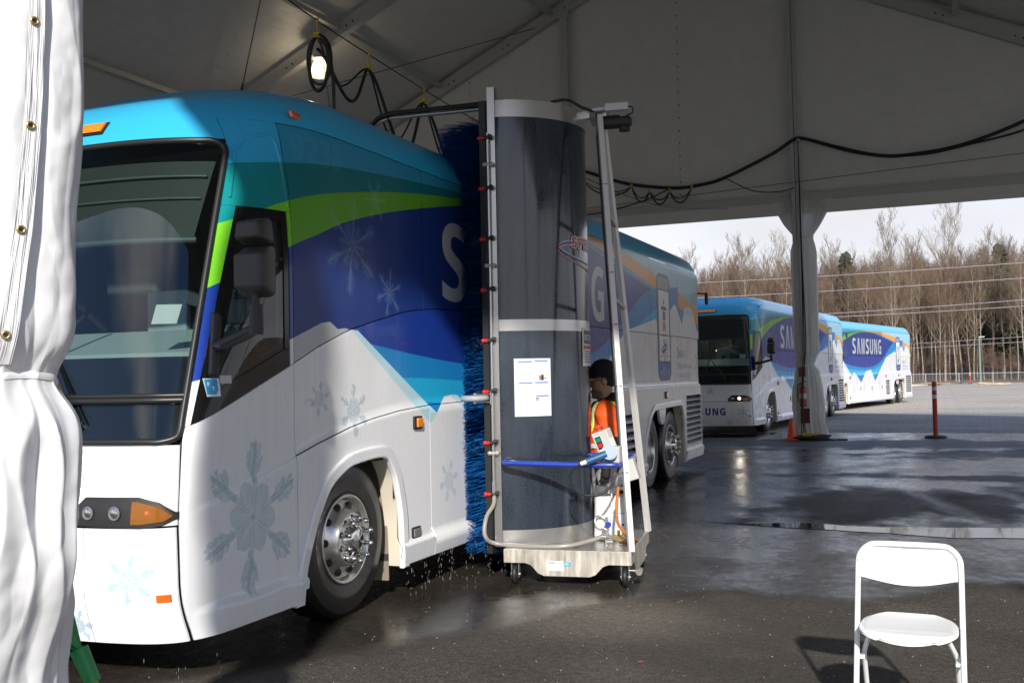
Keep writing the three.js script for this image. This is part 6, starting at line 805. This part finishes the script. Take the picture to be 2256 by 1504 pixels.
// ---------------------------------------------------------------- bottled water inside the nearest coach
{
  const bot = phys(lin(0.42, 0.52, 0.6), 0.15, { transmission: 0.35 }), cap = std(lin(0.6, 0.68, 0.75), 0.4), prof = [[0, 0], [0.031, 0.004], [0.032, 0.03], [0.029, 0.04], [0.032, 0.05], [0.032, 0.09], [0.029, 0.1], [0.032, 0.11], [0.032, 0.14], [0.013, 0.19], [0.012, 0.21]], g = lathe(prof, 14), gc = cyl(0.014, 0.014, 0.016, [0, 0.215, 0], null, 12);
  const pack = (label, x, y, z, n, m) => { const t = thing('water_pack', label, 'water bottles', [x, y, z], 0, null); for (let i = 0; i < n; i++) for (let j = 0; j < m; j++) { const b = obj('bottle', g, bot, t); b.position.set((i - (n - 1) / 2) * 0.066, 0, (j - (m - 1) / 2) * 0.066); obj('cap', gc, cap, b); } obj('wrap', rbox(n * 0.067, 0.17, m * 0.067, 0.02, [0, 0.088, 0]), phys(lin(0.6, 0.68, 0.75), 0.08, { transmission: 0.95 }), t); return t; };
  const X = -4.93 + 1.03;
  pack('pack of water bottles lowest in the stack behind the coach door glass', X, 1.50, -5.22, 3, 5); pack('middle pack of water bottles behind the coach door glass', X, 1.72, -5.24, 3, 5); pack('topmost pack of water bottles behind the coach door glass', X, 1.94, -5.26, 3, 4);
  tag(obj('door_notice', box(0.004, 0.1, 0.28, [-3.70, 1.79, -5.0]), std(lin(0.6, 0.45, 0.05), 0.5, 0, { map: canvasTex(256, 96, (x) => { x.fillStyle = '#1c2a36'; x.fillRect(0, 0, 256, 96); x.fillStyle = '#d8b43a'; x.font = 'bold 64px sans-serif'; x.fillText('PLATINUM', 8, 72, 240); }) })), 'dim yellow lettered notice inside the coach door glass', 'notice');
  tag(obj('stack_stand', box(0.3, 0.31, 0.45, [X, 1.34, -5.22]), B.trim), 'dark box under the stacked water packs inside the coach', 'box');
}
// ---------------------------------------------------------------- second coach: driver, cabin lights, headlight
{
  const put = (o, x, y, s) => { const p = V(x, y, AX - s); bus2.updateMatrixWorld(true); o.position.copy(p); bus2.add(o); return o; };
  const t = thing('person', 'person in a pale cap at the wheel of the second coach', 'person', [0, 0, 0]); const m = V(0.42, 0, AX - 5.7); bus2.updateMatrixWorld(true); bus2.localToWorld(m); t.position.copy(m); t.rotation.y = bus2.rotation.y;
  const sk = std(lin(0.36, 0.22, 0.16), 0.6);
  obj('body', skin((p) => { let d = sEll(p, [0, 2.47, 0.02], [0.075, 0.11, 0.092]); d = smin(d, sEll(p, [0, 2.42, 0.07], [0.05, 0.06, 0.05]), 0.04); d = smin(d, sCap(p, [0, 2.45, 0.11], [0, 2.47, 0.10], 0.016, 0.01), 0.015); d = smin(d, sCap(p, [0, 2.25, 0], [0, 2.4, 0.01], 0.06, 0.055), 0.03); return d; }, [-0.15, 2.2, -0.15], [0.15, 2.62, 0.2], 0.009), sk, t);
  obj('jacket', skin((p) => { let d = sEll(p, [0, 2.0, 0], [0.21, 0.29, 0.13]); d = smin(d, sCap(p, [-0.17, 2.2, 0], [0.17, 2.2, 0], 0.07, 0.07), 0.08); for (const s of [-1, 1]) { d = smin(d, sCap(p, [s * 0.2, 2.18, 0], [s * 0.26, 1.95, 0.12], 0.06, 0.05), 0.05); d = smin(d, sCap(p, [s * 0.26, 1.95, 0.12], [s * 0.14, 2.02, 0.38], 0.05, 0.04), 0.03); } return d; }, [-0.36, 1.65, -0.18], [0.36, 2.32, 0.45], 0.016), std(lin(0.08, 0.09, 0.12), 0.8), t);
  obj('cap', skin((p) => Math.max(Math.min(sEll(p, [0, 2.53, 0.015], [0.085, 0.075, 0.105]), sEll(p, [0, 2.52, 0.13], [0.065, 0.012, 0.075])), 2.508 - p[1]), [-0.13, 2.48, -0.15], [0.13, 2.64, 0.24], 0.008), std(lin(0.5), 0.8), t);
  const glow = emit(lin(1, 0.93, 0.75), 3.2), add = (name, g, mat) => { const o = obj(name, g, mat, bus2); return o; };
  add('cabin_light', move(new THREE.SphereGeometry(0.085, 16, 10).scale(1, 0.5, 0.4), [-0.1, 2.83, AX - 5.5]), glow); add('cabin_light', move(new THREE.SphereGeometry(0.2, 20, 10).scale(1, 0.22, 0.3), [-0.05, 2.18, AX - 6.4]), emit(lin(0.8, 0.9, 0.6), 1.2));
  for (const [x, y, s, i] of [[-0.1, 2.8, 5.4, 0.25]]) { const l = new THREE.PointLight(new THREE.Color(1, 0.93, 0.8), i); l.position.set(x, y - 0.1, AX - s); bus2.add(l); }
  const c = nose(0.985, 0.93, 0.03); add('headlamp_bulb', move(new THREE.SphereGeometry(0.038, 16, 12), [c.x, c.y, c.z - 0.005]), emit(lin(1, 0.84, 0.62), 2.2));
  const l = new THREE.SpotLight(new THREE.Color(1, 0.88, 0.7), 0.5, 0, 0.35, 0.6); l.position.set(c.x, c.y, c.z + 0.06); const tg = new THREE.Object3D(); tg.name = 'aim_point'; tg.position.set(c.x + 0.6, 0.2, c.z + 18); bus2.add(l, tg); l.target = tg;
}

// ---------------------------------------------------------------- beyond the lot: fence, trees, hillside
const hillY = (x, z) => 12 * smooth(-130, -215, z) * (0.92 + 0.16 * noise.noise(x * 0.02, z * 0.02, 4)) + 6 * smooth(-215, -330, z) + 0.5 * smooth(-112, -125, z) * noise.noise(x * 0.1, z * 0.1, 1);
struct('hillside', groundSheet(-260, 260, -420, -112.5, 0, 140, 90, () => [1, 1, 1]).clone(), std(lin(0.15, 0.11, 0.08), 0.95));
{ const g = scene.children[scene.children.length - 1].geometry, p = g.attributes.position; for (let i = 0; i < p.count; i++) p.setY(i, hillY(p.getX(i), p.getZ(i)) + 0.02); g.deleteAttribute('color'); g.computeVertexNormals(); }
const bark = std(lin(0.30, 0.26, 0.205), 0.85), twig = std(lin(0.20, 0.145, 0.098), 0.9), twigRed = std(lin(0.165, 0.105, 0.07), 0.9);
function bareTree(seed, H, spread, slim) { // a tapered trunk, limbs, and a crown of fine leafless branches
  const r = rngOf(seed), T = [], C = [];
  const strand = (list, pts, r0, r1, n) => { for (let i = 0; i < pts.length - 1; i++) list.push(seg(pts[i], pts[i + 1], lerp(r0, r1, i / (pts.length - 1)), lerp(r0, r1, (i + 1) / (pts.length - 1)), n, true)); };
  const trunk = [V(0, 0, 0)]; { let p = V(0, 0, 0), d = V((r() - 0.5) * 0.1, 1, (r() - 0.5) * 0.1); for (let i = 1; i <= 8; i++) { p = p.clone().addScaledVector(d.clone().normalize(), H / 8); d.add(V((r() - 0.5) * 0.09, 0, (r() - 0.5) * 0.09)); trunk.push(p); } }
  strand(T, trunk, 0.009 * H * slim, 0.0012 * H, 6);
  const on = (t) => { const k = t * 8, i = Math.min(7, Math.floor(k)); return trunk[i].clone().lerp(trunk[i + 1], k - i); };
  const grow = (p, d, len, rad, lvl) => {
    const n = lvl < 2 ? 4 : 2, pts = [p]; let q = p, e = d.clone(); for (let i = 0; i < n; i++) { e.add(V((r() - 0.5) * 0.35, 0.10 + 0.1 * r(), (r() - 0.5) * 0.35)).normalize(); q = q.clone().addScaledVector(e, len / n); pts.push(q); }
    strand(lvl === 0 ? T : C, pts, rad, rad * 0.35, lvl === 0 ? 4 : 3);
    if (lvl >= 3) return; const kids = [7, 5, 4][lvl];
    for (let k = 0; k < kids; k++) { const t = 0.25 + 0.75 * (k + r()) / kids, m = pts[Math.min(n, Math.floor(t * n))].clone().lerp(pts[Math.min(n, Math.floor(t * n) + 1)] ?? pts[n], t * n % 1), f = e.clone().add(V((r() - 0.5) * 1.7, 0.25 * r(), (r() - 0.5) * 1.7)).normalize(); grow(m, f, len * (0.42 + 0.2 * r()), Math.max(0.012, rad * 0.45), lvl + 1); }
  };
  const N = 15; for (let i = 0; i < N; i++) { const t = 0.36 + 0.62 * (i + r() * 0.8) / N, a = i * 2.4 + r(), up = 0.75 + 0.8 * t; grow(on(Math.min(t, 0.995)), V(Math.cos(a), up, Math.sin(a)).normalize(), H * spread * (1.15 - 0.75 * t) * (0.8 + 0.4 * r()), 0.0032 * H * (1.2 - t), 0); }
  return [merge(T), merge(C)];
}
const treeKinds = [bareTree(1, 21, 0.30, 1), bareTree(2, 24, 0.26, 0.9), bareTree(3, 18, 0.36, 1.15), bareTree(4, 22, 0.24, 0.7), bareTree(5, 16, 0.30, 0.8)];
const treeLabels = ['tall leafless tree with a broad crown at the edge of the wood', 'tallest kind of slender leafless tree rising above the wood', 'lower spreading leafless tree with a wide twiggy crown', 'straight thin pale-trunked bare tree in the wood beyond the fence', 'short bare tree with a fine crown at the front of the wood'];
{
  const proto = treeKinds.map(([a, b], i) => { const t = thing('bare_tree', treeLabels[i], 'tree', [0, 0, 0], 0, 'bare trees ' + ['with broad crowns', 'rising tallest', 'with spreading crowns', 'with thin pale trunks', 'of low growth'][i] + ' along the wood edge'); obj('trunk', a, bark, t); obj('crown', b, i % 2 ? twig : twigRed, t); return t; });
  const r = rngOf(31), used = {};
  const plant = (x, z, k, s) => { const y = hillY(x, z) - 0.1, a = r() * 6.28, o = used[k] ? clone(proto[k], null, [x, y, z], a) : proto[k]; used[k] = 1; o.position.set(x, y, z); o.rotation.y = a; o.scale.setScalar(s); };
  // those that stand out against the sky, then the edge of the wood
  for (const [x, z, k, s] of [[-21.5, -128, 0, 0.86], [-18.6, -131, 1, 0.80], [-14.6, -134, 0, 0.78], [-11.2, -130, 3, 0.82], [-8.4, -130, 2, 0.82], [-3.9, -128, 1, 0.86], [-1.9, -132, 0, 0.84], [0.9, -128, 1, 0.90], [3.6, -131, 0, 0.74], [6.0, -128, 3, 0.80], [9.5, -131, 2, 0.86], [-30, -131, 0, 0.7], [-26, -134, 4, 0.86]]) plant(x, z, k, s * 0.9);
  for (let i = 0; i < 150; i++) { const x = -46 + 72 * (i + r()) / 150, z = -116 - 16 * r(), k = [3, 3, 4, 3, 4, 2, 3][Math.floor(r() * 7)]; plant(x, z, k, 0.42 + 0.27 * r()); }
  // the wood behind reads as one mass
  const mass = (name, label, n, zone, kinds, mat, sc) => {
    kinds.forEach((k, j) => { const im = new THREE.InstancedMesh(merge([treeKinds[k][0].clone(), treeKinds[k][1].clone()]), mat, Math.round(n / kinds.length)), m = new THREE.Matrix4(), q = new THREE.Quaternion(); for (let i = 0; i < im.count; i++) { const [x, z] = zone(r); const s = sc * (0.75 + 0.5 * r()); q.setFromAxisAngle(V(0, 1, 0), r() * 6.28); m.compose(V(x, hillY(x, z) - 0.2, z), q, V(s, s, s)); im.setMatrixAt(i, m); } im.name = numbered(name); im.castShadow = im.receiveShadow = true; tag(im, label[j], 'wood', null, 'stuff'); scene.add(im); });
  };
  mass('bare_wood', ['reddish brown leafless wood filling the slope behind the bare trees', 'paler brown leafless wood farther up the slope'], 1500, (q) => [-75 + 120 * q(), -133 - 75 * Math.pow(q(), 0.9)], [4, 2], twigRed, 0.52);
  mass('undergrowth', ['tangled brown undergrowth at the foot of the trees behind the fence'], 420, (q) => [-60 + 92 * q(), -113 - 26 * q()], [4], twigRed, 0.2);
  const ever = (x, z, h, label) => { const t = thing('conifer', label, 'tree', [x, hillY(x, z), z]), q = rngOf(Math.round(h * 10)), gs = []; obj('trunk', cyl(0.16, 0.03, h, [0, h / 2, 0], null, 8), bark, t); for (let i = 0; i < 520; i++) { const f = Math.pow(q(), 0.8), y = h * (0.2 + 0.8 * f), rr = (1 - f) * h * 0.24 + 0.25, a = q() * 6.28, d = rr * (0.35 + 0.65 * q()), g = new THREE.ConeGeometry(0.25 + 0.3 * q(), 1.0 + 0.6 * q(), 4); g.rotateZ(-1.9); g.rotateY(-a); g.translate(Math.cos(a) * d, y - 0.25 * d, Math.sin(a) * d); gs.push(g); } obj('crown', gs, std(lin(0.035, 0.05, 0.028), 0.9), t); return t; };
  ever(-9.9, -132, 15.5, 'dark green conifer among the bare trees'); ever(7.1, -131, 15, 'dark conifer at the right edge of the wood');
}
{
  // chain-link fence along the lot
  const zf = (x) => -109 + 0.02 * x, f = thing('chain_link_fence', 'low grey chain-link fence along the far edge of the lot', 'fence'), galv = std(lin(0.5), 0.5, 0.4), x0 = -40, x1 = 30, h = 0.98, gs = [];
  for (let x = x0; x <= x1; x += 3) obj('post', cyl(0.035, 0.035, h + 0.05, [x, (h + 0.05) / 2, zf(x)], null, 8), galv, f);
  obj('top_rail', seg(V(x0, h, zf(x0)), V(x1, h, zf(x1)), 0.025, 0.025, 6), galv, f);
  for (let x = x0; x < x1; x += 0.16) for (const s of [-1, 1]) gs.push(seg(V(x, 0.03, zf(x)), V(x + s * 0.9, h, zf(x)), 0.004, 0.004, 3, true)); obj('wire_mesh', gs, galv, f).userData.kind = 'stuff';
  // light pole, power lines
  const lp = thing('light_pole', 'thin greenish pole with a small lamp head before the fence', 'street lamp', [3.7, 0, -103]); obj('pole', cyl(0.1, 0.07, 4.3, [0, 2.15, 0], null, 10), std(lin(0.16, 0.24, 0.19), 0.6), lp); obj('lamp_head', [rbox(0.5, 0.1, 0.22, 0.04, [0.2, 4.3, 0])], std(lin(0.5), 0.5), lp);
  const line = (ys, z, label, r, c = lin(0.42, 0.4, 0.4)) => { const t = thing('power_line', label, 'power line'); for (const [ya, yb] of ys) obj('wire', tube(Array.from({ length: 13 }, (_, i) => { const u = i / 12; return V(lerp(-48, 34, u), lerp(ya, yb, u) - 0.7 * Math.sin(Math.PI * u), z + 3 * u); }), r, 40, 4), std(c, 0.5, 0.3), t); };
  line([[11.4, 11.9], [9.7, 10.6]], -108, 'upper pair of wires strung before the trees', 0.028); line([[6.9, 8.9], [7.0, 8.0]], -107.5, 'middle pair of wires strung before the trees', 0.026); line([[3.4, 5.6], [3.2, 5.0]], -108.5, 'lower pair of thin wires crossing the tree trunks', 0.018); line([[1.6, 3.4]], -107, 'lowest dark wire rising to the right before the tree trunks', 0.022, lin(0.05));
  // heaps of planks by the fence
  const r = rngOf(3), heap = (x, z, label, n, c) => { const t = thing('plank_heap', label, 'timber', [x, 0, z]); for (let i = 0; i < n; i++) obj('plank', box(1.6 + 1.2 * r(), 0.05, 0.18, [1.2 * (r() - 0.5), 0.05 + 0.03 * i, 0.7 * (r() - 0.5)], [0.05 * (r() - 0.5), 0.9 * (r() - 0.5), 0.08 * (r() - 0.5)]), std(c.clone().multiplyScalar(0.7 + 0.6 * r()), 0.8), t); };
  heap(-0.4, -98, 'heap of weathered brown planks right of the farthest coach', 7, lin(0.3, 0.24, 0.17)); heap(4.3, -99, 'pale boards lying by the foot of the light pole', 5, lin(0.5, 0.38, 0.24)); heap(-2.4, -97, 'few pale planks lying just behind the farthest coach', 3, lin(0.5, 0.45, 0.4)); heap(1.6, -107.5, 'small dark board heap close to the fence', 3, lin(0.16, 0.13, 0.1));
  // houses on the hill, half hidden by the wood
  const house = (x, z, w, y, label, c) => { const t = thing('hill_house', label, 'house', [x, y, z], 0.25); obj('wall', box(w, 3.2, 6, [0, 1.6, 0]), std(lin(0.6, 0.58, 0.55), 0.8), t); const g = ex([[-3.6, 0], [3.6, 0], [0, 2.0]], w + 0.8, 0).rotateY(Math.PI / 2).translate(-w / 2 - 0.4, 3.2, 0); obj('roof', g, std(c, 0.8), t); for (const k of [-0.3, 0.0, 0.3]) { const wn = obj('window', box(1.3, 1.2, 0.1, [k * w, 1.8, 3.03]), std(lin(0.75), 0.6), t); obj('pane', box(1.1, 1.0, 0.04, [k * w, 1.8, 3.07]), B.gloss, wn); } };
  house(-0.6, -205, 9, 13, 'pale house with a light grey roof on the wooded hill', lin(0.62, 0.6, 0.58)); house(-16, -206, 11, 12.2, 'smaller whitish house farther left on the wooded hill', lin(0.55, 0.54, 0.54));
}
renderer.render(scene, camera);
